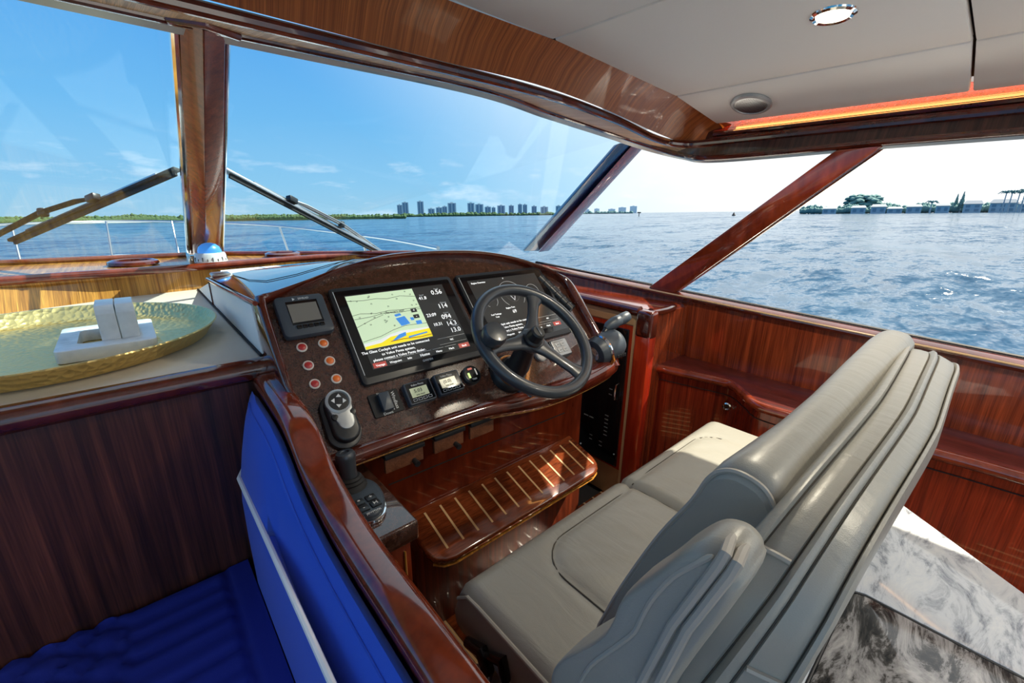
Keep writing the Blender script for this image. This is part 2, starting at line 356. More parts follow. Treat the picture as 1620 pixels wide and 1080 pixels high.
# --- sea: waves in real relief near the boat, finer ripples in the bump
def sea():
    m, n, b = newmat('sea_water')
    b.inputs['Base Color'].default_value = (.006, .07, .15, 1); b.inputs['Roughness'].default_value = .14; b.inputs['IOR'].default_value = 1.33; b.inputs['Specular IOR Level'].default_value = .6
    t = n.nodes.new('ShaderNodeTexCoord'); geo = n.nodes.new('ShaderNodeNewGeometry'); acc = geo.outputs['Normal']
    for sc_, amp in (((.018, .032, .1), .26), ((.07, .14, .3), .36), ((.28, .6, 1), .46), ((1.2, 2.4, 3), .42), ((5, 8, 9), .26)):
        mp = n.nodes.new('ShaderNodeMapping'); mp.inputs['Scale'].default_value = sc_; mp.inputs['Rotation'].default_value = (0, 0, .9); n.links.new(t.outputs['Object'], mp.inputs[0])
        x = n.nodes.new('ShaderNodeTexNoise'); x.inputs['Scale'].default_value = 1; x.inputs['Detail'].default_value = 2; x.inputs['Roughness'].default_value = .55; x.inputs['Distortion'].default_value = .5; n.links.new(mp.outputs[0], x.inputs['Vector'])
        sb_ = n.nodes.new('ShaderNodeVectorMath'); sb_.operation = 'SUBTRACT'; n.links.new(x.outputs['Color'], sb_.inputs[0]); sb_.inputs[1].default_value = (.5, .5, .5)
        ml = n.nodes.new('ShaderNodeVectorMath'); ml.operation = 'MULTIPLY'; n.links.new(sb_.outputs[0], ml.inputs[0]); ml.inputs[1].default_value = (amp*2.2, amp*2.2, 0)
        ad = n.nodes.new('ShaderNodeVectorMath'); ad.operation = 'ADD'; n.links.new(acc, ad.inputs[0]); n.links.new(ml.outputs[0], ad.inputs[1]); acc = ad.outputs[0]
    nm = n.nodes.new('ShaderNodeVectorMath'); nm.operation = 'NORMALIZE'; n.links.new(acc, nm.inputs[0]); n.links.new(nm.outputs[0], b.inputs['Normal'])
    # scattered small white caps
    mp = n.nodes.new('ShaderNodeMapping'); mp.inputs['Scale'].default_value = (.45, .9, 1); mp.inputs['Rotation'].default_value = (0, 0, .9); n.links.new(t.outputs['Object'], mp.inputs[0])
    x = n.nodes.new('ShaderNodeTexNoise'); x.inputs['Scale'].default_value = 1; x.inputs['Detail'].default_value = 8; x.inputs['Roughness'].default_value = .7; n.links.new(mp.outputs[0], x.inputs['Vector'])
    mr = n.nodes.new('ShaderNodeMapRange'); n.links.new(x.outputs['Fac'], mr.inputs['Value']); mr.inputs['From Min'].default_value = .66; mr.inputs['From Max'].default_value = .72
    mxx = n.nodes.new('ShaderNodeMix'); mxx.data_type = 'RGBA'; n.links.new(mr.outputs[0], mxx.inputs['Factor']); mxx.inputs[6].default_value = (.006, .075, .16, 1); mxx.inputs[7].default_value = (.8, .84, .86, 1)
    n.links.new(mxx.outputs[2], b.inputs['Base Color'])
    M['sea'] = m
    e3 = SEA_UP; e1 = V((1, 0, 0)); e1 = (e1-e3*e1.dot(e3)).normalized(); e2 = e3.cross(e1); c = -e3*3.0
    rows = []; R = [1.5*1.035**i for i in range(205)] + [2600, 4200, 7000, 12000, 22000]; N = 420
    for r in R:
        row = []
        for j in range(N):
            a = 2*PI*j/N; x = r*math.cos(a); y = r*math.sin(a)
            k = max(0, 1-r/260); h = 0
            if k > 0:
                h = .10*noise.noise(V((x*.55+3, y*.9, 0)))+.05*noise.noise(V((x*1.6, y*2.3, 5)))+(.16*noise.noise(V((x*.13, y*.22, 9))))
                h *= k
            row.append(c+e1*x+e2*y+e3*h)
        rows.append(row)
    g = G(); g.grid(rows, closed_u=True); o = g.mk('sea', 'sea', ang=180, origin=c)
    tag(o, kind='stuff', label='choppy blue bay water glittering on the starboard side', cat='water')
sea()

# --- hull outside: foredeck, bow rail
deck = [(-.1, 9.2), (.75, 8.3), (1.35, 7.0), (1.75, 5.4), (2.0, 3.6), (2.1, 1.5), (2.1, -1.5), (-2.3, -1.5), (-2.3, 1.5), (-2.2, 3.6), (-1.95, 5.4), (-1.55, 7.0), (-.95, 8.3)]
fore = [(x, y) for x, y in deck if y > 3][:5]+[(2.04, 2.95), (-2.24, 2.95)]+[(x, y) for x, y in deck if y > 3][5:]
o = G().prism(fore, -.86, -.80, I3).mk('foredeck', 'gelcoat', bev=.01); struct(o)
struct(G().prism([(1.87, -5), (2.28, -5), (2.28, 1.5), (2.12, 2.949), (1.87, 2.949)], -.70, -.64, I3).mk('side_deck', 'gelcoat'))
struct(G().box((-2.3, -5.0, -1.33), (1.86, -1.62, -1.27)).mk('bounce_deck', 'gelcoat'))  # unseen white deck added aft to bounce sunlight up into the cabin
g = G(); top = [V((x, y, -.86)) for x, y in deck]; bot = [V((x*.8, y*.93, -3.4)) for x, y in deck]
g.grid([top, bot], closed_u=True); struct(g.mk('hull', 'gelcoat'))
br = thing('bow_rail', (-.1, 8.9, -.8), 'polished steel bow rail curving round the foredeck outside the windscreen', 'rail')
rail_pts = [(1.80, 2.9, -.315), (1.87, 3.8, -.31), (1.80, 5.1, -.305), (1.60, 6.7, -.30), (1.15, 7.9, -.30), (.60, 8.75, -.30), (-.1, 9.05, -.30), (-.75, 8.6, -.30), (-1.25, 7.75, -.30), (-1.7, 6.6, -.30), (-1.98, 4.5, -.31), (-2.0, 2.9, -.315)]
G().tube(cat(rail_pts, 6), .016, 8).mk('top_rail', 'steel', br)
for a, b in (((1.63, 6.65, -.30), (1.72, 6.6, -.80)), ((1.84, 4.4, -.31), (1.9, 4.4, -.80)), ((.62, 8.7, -.30), (.6, 8.4, -.80)), ((-.14, 9.03, -.30), (-.17, 8.9, -.80)), ((-1.0, 8.2, -.30), (-1.0, 8.0, -.80)), ((-1.75, 6.4, -.3), (-1.8, 6.4, -.80))):
    G().tube([a, b], .013, 8).mk('stanchion', 'steel', br)

# --- helm sole: dark planks with holly seams
fl = thing('floor', (0, 0, -1.25), None, None); fl['kind'] = 'structure'
x = -1.2; k = 0
while x < 1.8:
    G().box((x+.002, -1.4, -1.27), (x+.052, .99, -1.25)).mk('plank', 'step', fl, bev=.001)
    G().box((x+.052, -1.4, -1.268), (x+.060, .99, -1.2496)).mk('holly_strip', 'holly', fl)
    x += .060
G().box((-1.3, -1.5, -1.30), (1.85, 2.9, -1.271)).mk('subfloor', 'seam', fl)

# --- bulkhead left of the console, forward counter edge
struct(G().box((-1.3, 1.15, -1.25), (.235, 1.18, -.40)).mk('wall_forward', 'wood_dark_x'))

# --- starboard side
sill = lambda y: -.394+.035*(y+.1)
ys = [-1.5+.17*i for i in range(20)]+[1.86]
g = G()
for a, b in zip(ys[:-1], ys[1:]):
    g.hexa([(1.80, a, -1.25), (1.83, a, -1.25), (1.83, b, -1.25), (1.80, b, -1.25)], [(1.80, a, sill(a)), (1.83, a, sill(a)), (1.83, b, sill(b)), (1.80, b, sill(b))])
ws = struct(g.mk('wall_starboard', 'wood_y'))
def along(ylist, fx, fz, r, name, m, par=None, n=10):
    return G().tube([(fx(y), y, fz(y)) for y in ylist], r, n).mk(name, m, par)
t1 = thing('trim_1', (1.8, 0, -.4), None, None); t1['kind'] = 'structure'
G().grid([[V((X_, y, sill(y)+dz)) for y in ys] for X_, dz in ((1.785, -.022), (1.780, -.012), (1.782, .0), (1.80, .006), (1.85, .006), (1.86, -.02))]).mk('sill_cap', 'trim', t1)
along(ys, lambda y: 1.781, lambda y: sill(y)-.004, .0035, 'brass_line', 'holly', t1, 6)
G().grid([[V((X_, y, sill(y)+dz)) for y in ys] for X_, dz in ((1.825, .006), (1.825, .012), (1.835, .014), (1.85, .006))]).mk('window_rubber', 'rubber', t1)

# --- side locker with its shelf
edge = [(1.600, .905), (1.640, .74), (1.665, .625), (1.655, .578), (1.60, .515), (1.545, .45), (1.552, .33), (1.575, .15), (1.60, .026), (1.62, -.156), (1.64, -.6), (1.64, -1.4)]
ed = cat(edge, 5)
lk = thing('side_locker', (1.65, .2, -1.25), 'red mahogany locker with curved shelf along the starboard wall', 'locker')
G().prism([(x, y) for x, y in ed]+[(1.80, -1.4), (1.80, .905)], -.655, -.630, I3).mk('shelf_top', 'shelf_red', lk, bev=.002)
G().tube([(x, y, -.648) for x, y in ed], .018, 12).mk('shelf_nosing', 'trim_mid', lk)
g = G(); g.grid([[V((x+.012, y, z)) for x, y in ed] for z in (-.655, -1.25)]); g.mk('locker_face', 'wood_red_y', lk)
G().tube([(x+.010, y, -.70) for x, y in ed], .0018, 5).mk('face_seam', 'seam', lk)
G().tube([(1.651+.008, .560, -.702), (1.651+.008, .560, -1.1)], .002, 5).mk('door_seam', 'seam', lk)
G().lathe([(.016, 0), (.016, .004), (.011, .006), (.010, .003), (.002, .003)], (1.668, .598, -.742), (-1, -.25, 0), 20).mk('latch_ring', 'chrome', lk)
G().tube([(1.632, .455, -.6315), (1.70, .462, -.6315), (1.735, .44, -.6315), (1.75, .38, -.6315), (1.75, .20, -.6315)], .0018, 5).mk('hatch_seam', 'seam', lk)
G().tube([(1.632, .455, -.6315), (1.64, .2, -.6315)], .0018, 5).mk('hatch_seam', 'seam', lk)
G().tube([(1.66, .66, -.6315), (1.795, .66, -.6315)], .0012, 5).mk('hatch_seam', 'seam', lk)

# --- electrical cabinet: inboard face carries the switch panel, its aft end is the red post
cb = thing('electrical_cabinet', (1.6, 1.2, -1.25), 'mahogany cabinet with cream-edged face and red corner post right of the helm', 'cabinet')
G().box((1.45, .90, -1.25), (1.79, 1.75, -.40)).mk('cabinet_body', 'tan', cb, bev=.002)
G().box((1.462, .872, -1.25), (1.79, .90, -.405)).mk('aft_panel', 'wood_x', cb)
G().box((1.442, .835, -1.25), (1.492, .90, -.435)).mk('corner_post', 'trim_red', cb, bev=.006)
G().box((1.440, .832, -.485), (1.494, .903, -.375)).mk('post_cap', 'trim', cb, bev=.014, seg=4)
G().tube([(1.462, 1.75, -.372), (1.462, .90, -.386)], .022, 14).mk('top_rail', 'trim', cb)
G().tube([(1.485, .868, -.386), (1.60, .875, -.396), (1.785, .90, -.412)], .016, 12).mk('cross_rail', 'trim', cb)
G().box((1.46, .90, -.402), (1.80, 1.80, -.392)).mk('cabinet_top', 'trim_mid', cb)
G().box((1.446, .905, -1.10), (1.452, 1.75, -.445)).mk('red_frame', 'trim_red', cb)
G().box((1.4455, .898, -1.25), (1.45, .912, -.42)).mk('cream_strip', 'holly', cb)
G().box((1.4455, .912, -.44), (1.45, 1.75, -.415)).mk('cream_strip', 'tan', cb)
sp = G().box((1.438, .925, -1.088), (1.446, 1.14, -.462)).mk('breaker_panel', 'gloss', cb, bev=.002); sp['label'] = 'black breaker panel with steel handle'
G().tube([(1.438, .952, -.70), (1.424, .952, -.702), (1.421, .952, -.735), (1.424, .952, -.768), (1.438, .952, -.77)], .0035, 8).mk('handle', 'chrome', sp)
for (yy, zz) in ((.94, -.55), (.94, -1.03), (1.125, -.55), (1.125, -1.06)):
    G().lathe([(.004, 0), (.003, .002)], (1.438, yy, zz), (-1, 0, 0), 10).mk('screw', 'steel', sp)
for i in range(6): G().box((1.4375, .985, -.865-.019*i), (1.438, 1.003, -.861-.019*i)).mk('print_mark', 'print_dim', sp)
for (yy, zz) in ((.985, -.63), (.985, -.645), (.985, -.66), (1.055, -.70), (1.055, -.72), (.985, -.735), (.985, -.76), (1.07, -.99), (1.015, -1.02), (1.015, -1.0), (1.07, -1.01)): G().box((1.4375, yy-.008, zz-.002), (1.438, yy+.008, zz+.002)).mk('print_mark', 'print_dim', sp)
for yy in (1.075, 1.105): G().box((1.4372, yy-.012, -.905), (1.438, yy+.012, -.90)).mk('breaker_row', 'print_dim', sp)

# --- riser under the console and the wall beneath it
struct(G().box((.235, .99, -1.25), (1.252, 1.01, -.56)).mk('wall_footwell', 'trim_mid'))
G_ = G().tube([tuple(at(615, 767, Y=.988)), tuple(at(893, 653, Y=.988))], .002, 5).mk('trim_2', 'seam'); struct(G_)

# --- windscreen shelf
sh = thing('windscreen_shelf', (.3, 2.45, -.29), 'varnished wooden shelf along the foot of the windscreen', 'shelf')
lip = [(-1.2, 2.16), (-.34, 2.245), (.0, 2.27), (.24, 2.29), (.74, 2.37), (1.1, 2.25)]
back = [(1.25, 2.2), (.36, 2.72), (-.4, 2.78), (-1.2, 2.72)]
G().prism(lip+back, -.290, -.262, I3).mk('shelf_board', 'honey_x', sh)
G().tube([(x, y, -.268) for x, y in cat(lip, 5)], .016, 12).mk('shelf_lip', 'trim_mid', sh)
G().tube([(-1.2, 2.70, -.252), (-.4, 2.735, -.252), (.22, 2.69, -.252)], .012, 8).mk('window_bead', 'trim_mid', sh)
G().tube([(.36, 2.67, -.252), (.78, 2.41, -.252), (1.2, 2.17, -.252)], .012, 8).mk('window_bead', 'trim_mid', sh)
g = G(); lo = [(-1.2, 1.9), (-.336, 2.03), (0, 2.24), (.226, 2.38)]
g.grid([[V((x, y+.0, -.278)) for x, y in ((-1.2, 2.17), (-.34, 2.255), (0, 2.28), (.30, 2.30))], [V((x, y, -.364)) for x, y in ((-1.2, 2.12), (-.34, 2.16), (0, 2.27), (.30, 2.31))]])
g.mk('shelf_front', 'honey_x', sh)
# --- pillars
def pillar(n, b, t, m, extra=None):
    p = thing('trim_%d' % n, tuple(V(b[0])), None, None); p['kind'] = 'structure'
    G().hexa(b, t).mk('pillar_core', m, p, bev=.008, seg=3)
    return p
# centre mullion: two varnished faces meeting in a ridge
mb = [at(300, 402, Z=-.258), V((.292, 2.60, -.258)), at(351, 401, Z=-.258), V((.30, 2.76, -.258))]
T0 = at(283, 36, Y=1.2); T1 = at(322, 47, Y=1.165); T2 = at(357, 56, Y=1.2); T3 = V((.205, 1.27, T0.z+.02))
mu = thing('trim_3', (.29, 2.69, -.258), None, None); mu['kind'] = 'structure'
cb0 = at(325.5, 404, Y=2.60)
G().hexa([mb[0], cb0, V((.30, 2.74, -.258)), V((.24, 2.74, -.258))], [T0, T1, T3+V((.005, 0, 0)), T3+V((-.02, 0, 0))]).mk('port_face', 'mullion', mu, bev=.002, ang=20)
G().hexa([cb0, mb[2], V((.36, 2.74, -.258)), V((.30, 2.74, -.258))], [T1, T2, T3+V((.03, 0, 0)), T3+V((.005, 0, 0))]).mk('starboard_face', 'mullion', mu, bev=.002, ang=20)
G().tube([at(299, 398, Y=2.72), at(277, 46, Y=1.24)], .011, 10).mk('chrome_bead', 'chrome', mu)
G().tube([at(352, 402, Y=2.72), at(360, 60, Y=1.24)], .006, 10).mk('chrome_bead', 'chrome', mu)
G().tube([T0+V((-.02, -.02, -.002)), T1+V((0, -.022, .004)), T2+V((.02, -.02, -.002))], .009, 10).mk('head_block', 'trim_mid', mu)
# corner pillar between windscreen and side glass
def beam(px_b, px_t, kb, ktp, back, name, m, par, bev=.006):
    b0, b1 = at(*px_b[0], **kb), at(*px_b[1], **kb); t0_, t1_ = at(*px_t[0], **ktp), at(*px_t[1], **ktp)
    return G().hexa([b0, b1, b1+back, b0+back], [t0_, t1_, t1_+back, t0_+back]).mk(name, m, par, bev=bev)
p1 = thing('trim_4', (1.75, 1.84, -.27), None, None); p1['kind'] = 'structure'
beam([(829, 397), (853, 397)], [(980, 226), (1006, 226)], dict(Z=-.262), dict(Y=1.19), V((.03, .05, 0)), 'pillar_inner', 'navy_reflection', p1)
beam([(851, 399), (868, 397)], [(1003, 226), (1021, 230)], dict(Z=-.265), dict(Y=1.18), V((.04, .03, 0)), 'pillar_face', 'trim_mid', p1)
p2 = thing('trim_5', (1.80, 1.02, -.36), None, None); p2['kind'] = 'structure'
beam([(1017, 460), (1061, 468)], [(1322, 236), (1400, 229)], dict(X=1.795), dict(X=1.665), V((.03, 0, .0)), 'pillar_face', 'trim_mid', p2, bev=.01)
b0 = at(1063, 467, X=1.81); t0 = at(1403, 231, X=1.68)
G().tube([b0, t0], .005, 8).mk('chrome_bead', 'chrome', p2)
# --- glass
def pane(n, pts, off, m):
    o = G().hexa(pts, [V(p)+V(off) for p in pts]).mk('window_%d' % n, m); return struct(o)
pane(1, [V((-1.1, 2.74, -.262)), V((.235, 2.71, -.262)), V((.17, 1.215, .345)), V((-1.1, 1.215, .36))], (0, .003, .006), 'glass_ws')
pane(2, [V((.355, 2.70, -.262)), V((1.755, 1.86, -.268)), V((1.72, 1.21, .29)), V((.235, 1.215, .345))], (.003, .003, .006), 'glass_ws')
pane(3, [V((1.81, 1.84, -.29)), V((1.81, 1.06, -.345)), V((1.675, .42, .18)), V((1.69, 1.15, .25))], (.006, 0, .001), 'glass')
pane(4, [V((1.81, 1.03, -.345)), V((1.81, -1.5, -.435)), V((1.675, -1.5, .175)), V((1.675, .38, .18))], (.006, 0, .001), 'glass')

# --- headliner, frieze, header
def zc(x):
    P_ = [(-2, .405), (-.2, .42), (.92, .405), (1.5, .362), (1.705, .294), (2.0, .22)]
    for (a, za), (b, zb) in zip(P_[:-1], P_[1:]):
        if x <= b: return za+(zb-za)*(x-a)/(b-a)
ce = thing('ceiling', (0, 0, .4), None, None); ce['kind'] = 'structure'
def cpanel(x0, x1, y0, y1a, y1b):
    xs = [x0+(x1-x0)*i/5 for i in range(6)]
    lo = [[V((x, y0, zc(x))) for x in xs], [V((x, y1a+(y1b-y1a)*(x-x0)/(x1-x0), zc(x))) for x in xs]]
    g = G(); n = 6
    vs = lo[0]+lo[1]+[p+V((0, 0, .018)) for p in lo[0]+lo[1]]
    fs = []
    for i in range(5):
        fs += [(i, i+1, n+i+1, n+i), (2*n+i, 3*n+i, 3*n+i+1, 2*n+i+1), (i, 2*n+i, 2*n+i+1, i+1), (n+i, n+i+1, 3*n+i+1, 3*n+i)]
    fs += [(0, n, 3*n, 2*n), (n-1, 3*n-1, 4*n-1, 2*n-1)]
    g.add(vs, fs); return g.mk('headliner_panel', 'vinyl', ce, bev=.005, seg=2)
for (x0, x1, ya, yb) in ((-1.6, -.92, .90, .90), (-.914, .917, .90, .895), (.923, 1.497, .895, .872), (1.503, 1.702, .872, .815)):
    cpanel(x0, x1, .166, ya, yb); cpanel(x0, x1, -.9, .160, .160)
G().grid([[V((x, y, zc(x)+.03)) for x in (-1.6, -.2, .92, 1.5, 1.69)] for y in (.95, -.95)]).mk('ceiling_backing', 'seam', ce)
G().grid([[V((x, y, zc(x)+.12)) for x in (-1.9, -.2, .92, 1.5, 1.95)] for y in (1.35, -1.0)]).mk('roof_deck', 'gelcoat', ce)
# frieze (aft-facing band) and soffit
rows = []
FX = [(-1.6, 0, 0), (0, 0, 0), (.6, 0, 0), (.95, 0, 0), (1.25, 0, 0), (1.55, 0, 0), (1.70, 0, 0), (1.78, 0, 0)]
top = cat([(-1.6, .905, .408), (0, .905, .422), (.6, .905, .412), (.95, .90, .408), (1.25, .89, .390), (1.55, .872, .365), (1.70, .83, .320), (1.77, .79, .300)], 6)
bot = cat([(-1.6, .985, .318), (0, .985, .322), (.6, .985, .322), (.95, .985, .326), (1.25, .985, .308), (1.55, .975, .270), (1.70, .935, .244), (1.755, .86, .235)], 6)
tr6 = thing('trim_6', (.3, 1.0, .33), None, None); tr6['kind'] = 'structure'
mid = [tuple((np.array(a)+np.array(b))/2+np.array((0, .006, .006))) for a, b in zip(top, bot)]
G().grid([[V(p) for p in r] for r in (top, mid, bot)]).mk('frieze_board', 'frieze', tr6)
r1 = cat([(-1.6, 1.0, .306), (0, 1.0, .310), (.9, 1.0, .314), (1.3, 1.0, .293), (1.58, .985, .252), (1.69, .93, .238), (1.71, .80, .236), (1.71, .3, .24), (1.71, -1.2, .25)], 8)
r2 = cat([(-1.6, 1.19, .345), (0, 1.19, .338), (.87, 1.19, .346), (1.23, 1.19, .318), (1.58, 1.18, .288), (1.72, 1.10, .25), (1.725, .95, .203), (1.69, .79, .180), (1.675, .3, .188)], 8)
r2[-1] = (1.675, .3, .188)
r1b = r1[:len(r2)]
r1s = cat([(1.738, .80, .234), (1.738, .3, .24), (1.738, -1.2, .25)], 3); 
G().tube(r1, .013, 10).mk('frieze_moulding', 'trim', tr6)
G().tube([(x, y-.012, z-.012) for x, y, z in r1[:48]], .004, 6).mk('moulding_bead', 'trim_mid', tr6)
r1c = cat([(-1.6, 1.0, .306), (0, 1.0, .310), (.9, 1.0, .314), (1.3, 1.0, .293), (1.58, .985, .252), (1.69, .93, .238), (1.705, .86, .236), (1.71, .79, .236), (1.71, .3, .24)], 8)
kc_ = 46
G().grid([[V(p) for p in r1c[:kc_+1]], [V(p) for p in r2[:kc_+1]]]).mk('soffit_board', 'soffit', tr6)
G().grid([[V(p) for p in r1c[kc_:]], [V(p) for p in r2[kc_:]]]).mk('side_header_board', 'wood_dark_y', tr6)
G().grid([[V((1.71, .31, .24)), V((1.71, -1.2, .25))], [V((1.675, .31, .188)), V((1.675, -1.2, .195))]]).mk('side_header_board', 'wood_dark_y', tr6)
r2e = r2+[(1.675, -1.2, .195)]
G().tube(r2e, .010, 10).mk('header_roll', 'trim', tr6)
r3 = cat([(-1.6, 1.225, .332), (0, 1.225, .325), (.87, 1.225, .330), (1.23, 1.225, .304), (1.58, 1.215, .275), (1.73, 1.13, .235), (1.745, .957, .188), (1.695, .786, .163), (1.675, .3, .170)], 8)+[(1.675, -1.2, .176)]
G().grid([[V(p)+V((0, 0, -.004)) for p in r2e], [V(p) for p in r3], [V(p)+V((.03, .03, .02)) for p in r3]]).mk('outer_frame', 'outer', tr6)
# side cove: red ledge lit from above by a warm strip
tr7 = thing('trim_7', (1.78, 0, .28), None, None); tr7['kind'] = 'structure'
G().grid([[V((1.84, .84, .345)), V((1.84, -1.2, .345))], [V((1.73, .84, .275)), V((1.73, -1.2, .282))]]).mk('cove_board', 'trim_red', tr7)
G().grid([[V((1.70, .86, .36)), V((1.84, .84, .345))], [V((1.755, .80, .27)), V((1.765, .80, .276))]]).mk('cove_end', 'honey_x', tr7)
G().grid([[V((1.745, .86, .285)), V((1.745, -1.2, .292))], [V((1.712, .86, .238)), V((1.712, -1.2, .25))]]).mk('cove_back', 'trim', tr7)
G().tube([(1.722, .83, .264), (1.722, -1.2, .271)], .008, 10).mk('cove_moulding', 'trim', tr7)
G().tube([(1.714, .84, .249), (1.714, -1.2, .257)], .006, 10).mk('cove_moulding', 'trim', tr7)
o = G().box((1.76, -1.1, .356), (1.80, .80, .366)).mk('light_strip', 'led', tr7)

# ================================================================== THE HELM CONSOLE
hc = thing('helm_console', (.76, 1.4, -1.25), 'dark glossy mahogany helm console with arched hood facing the taupe bench', 'console')
sec = [(.905, -.545), (1.175, -.245), (1.85, -.36), (1.85, -1.24), (1.012, -1.24), (1.012, -.60)]
G().prism([(y, z) for y, z in sec], .208, 1.25, lambda a, b, w: V((w, a, b))).mk('console_body', 'trim_mid', hc)
outer = [(515, 745), (478, 668), (447, 606), (429, 553), (413, 503), (402, 466), (460, 449), (524, 427), (600, 402), (655, 396), (711, 393), (755, 394), (800, 401), (850, 416), (885, 431), (903, 441), (918, 462), (950, 520), (984, 577)]
inner = [(528, 740), (494, 672), (466, 619), (446, 558), (430, 508), (421, 475), (489, 447), (555, 422), (622, 409), (689, 403), (755, 403), (795, 408), (830, 416), (865, 428), (885, 439), (896, 449), (908, 470), (938, 522), (970, 580)]
OU = [duv(*p, off=.03) for p in outer]; IN = [duv(*p, off=.02) for p in inner]
face_poly = [(-.16, .445), (-.165, .02)] + [(u, v-.004) for u, v in OU[6:16]] + [(.95, .43), (.90, .455), (.6, .47), (.45, .462), (.28, .445)]
G().prism(face_poly, -.012, 0, dash).mk('console_face', 'burl', hc)
g = G(); rows = []
def resample(pts, n=6):
    out = []
    for (a, b), (c, d) in zip(pts[:-1], pts[1:]):
        for k in range(n): out.append((a+(c-a)*k/n, b+(d-b)*k/n))
    return out+[pts[-1]]
oc = resample(OU[:6], 3)[:-1]+cat(OU[5:], 4); ic = resample(IN[:6], 3)[:-1]+cat(IN[5:], 4)
for (a, b), (c, d) in zip(oc, ic):
    mu_, mv_ = (a+c)/2, (b+d)/2
    rows.append([dash(a, b, -.03), dash(a, b, .018), dash(a*.8+c*.2, b*.8+d*.2, .028), dash(mu_, mv_, .031), dash(a*.15+c*.85, b*.15+d*.85, .026), dash(c, d, .016), dash(c, d, -.01)])
g.grid(rows); g.mk('arched_moulding', 'trim', hc, ang=60)
# hood top from the moulding forward
arch = [dash(u, v, .0) for u, v in cat(OU[5:17], 4)]
fwd = []
for p in arch:
    t = (p.x-arch[0].x)/(arch[-1].x-arch[0].x)
    fwd.append(V((.20+1.05*t, 1.86-.12*t*t, -.256+.036*math.sin(PI*min(1, t*1.15))-.10*t*t)))
hrow = [[a.lerp(f, k/5)+V((0, 0, .006*math.sin(PI*k/5))) for a, f in zip(arch, fwd)] for k in range(6)]
hrow.append([f+V((0, .012, -.02)) for f in fwd]); hrow.append([f+V((0, .012, -.11)) for f in fwd])
G().grid(hrow).mk('hood', 'trim', hc, ang=50)
def onhood(x, y):       # march the pixel ray down to the hood
    d = ray(x, y); best = None
    for a, f in zip(arch, fwd):
        for k in range(41):
            p = a.lerp(f, k/40)+V((0, 0, .006*math.sin(PI*k/40))); e = (p.normalized()-d.normalized()).length
            if best is None or e < best[0]: best = (e, p)
    return best[1]+V((0, 0, .002))
sm = [onhood(*p) for p in ((368, 437), (394, 442), (421, 447), (470, 434), (520, 421), (560, 410))]
G().tube(sm, .0012, 5).mk('hatch_seam', 'seam', hc)
hg = G(); c0 = onhood(350, 433); hg.box((c0.x-.03, c0.y-.03, c0.z-.004), (c0.x+.03, c0.y+.03, c0.z+.01)); hg.mk('hinge', 'steel', hc, bev=.008)
# left flank: beige upholstered cheek below the hood edge
ck = [V((.212, 1.20, -.240)), V((.205, 1.86, -.272)), V((.215, 2.28, -.36)), V((.215, 1.165, -.36))]
G().prism([(p.y, p.z) for p in ck], .205, .235, lambda a, b, w: V((w, a, b))).mk('cheek_panel', 'vinyl', hc, bev=.004)
G().tube([(.203, 1.13, -.224), (.198, 1.5, -.243), (.198, 1.86, -.262)], .006, 8).mk('cheek_trim', 'trim_mid', hc)
G().tube([(.203, 1.165, -.361), (.203, 2.28, -.361)], .004, 6).mk('cheek_seam', 'seam', hc)
# bottom nosing
NP = [(-.16, .440), (.10, .440), (.28, .443), (.45, .460), (.60, .468), (.75, .464), (.87, .452), (.905, .438), (.915, .41)]
npc = cat(NP, 5)
G().tube([dash(u, v, -.008) for u, v in npc], [.021+.014*max(0, min(1, (u-.25)/.25)) for u, v in npc], 16).mk('bottom_nosing', 'trim', hc)
G().tube([dash(u, v+.019+.014*max(0, min(1, (u-.25)/.25)), -.016) for u, v in npc[:36]], .004, 8).mk('nosing_bead', 'honey_x', hc)

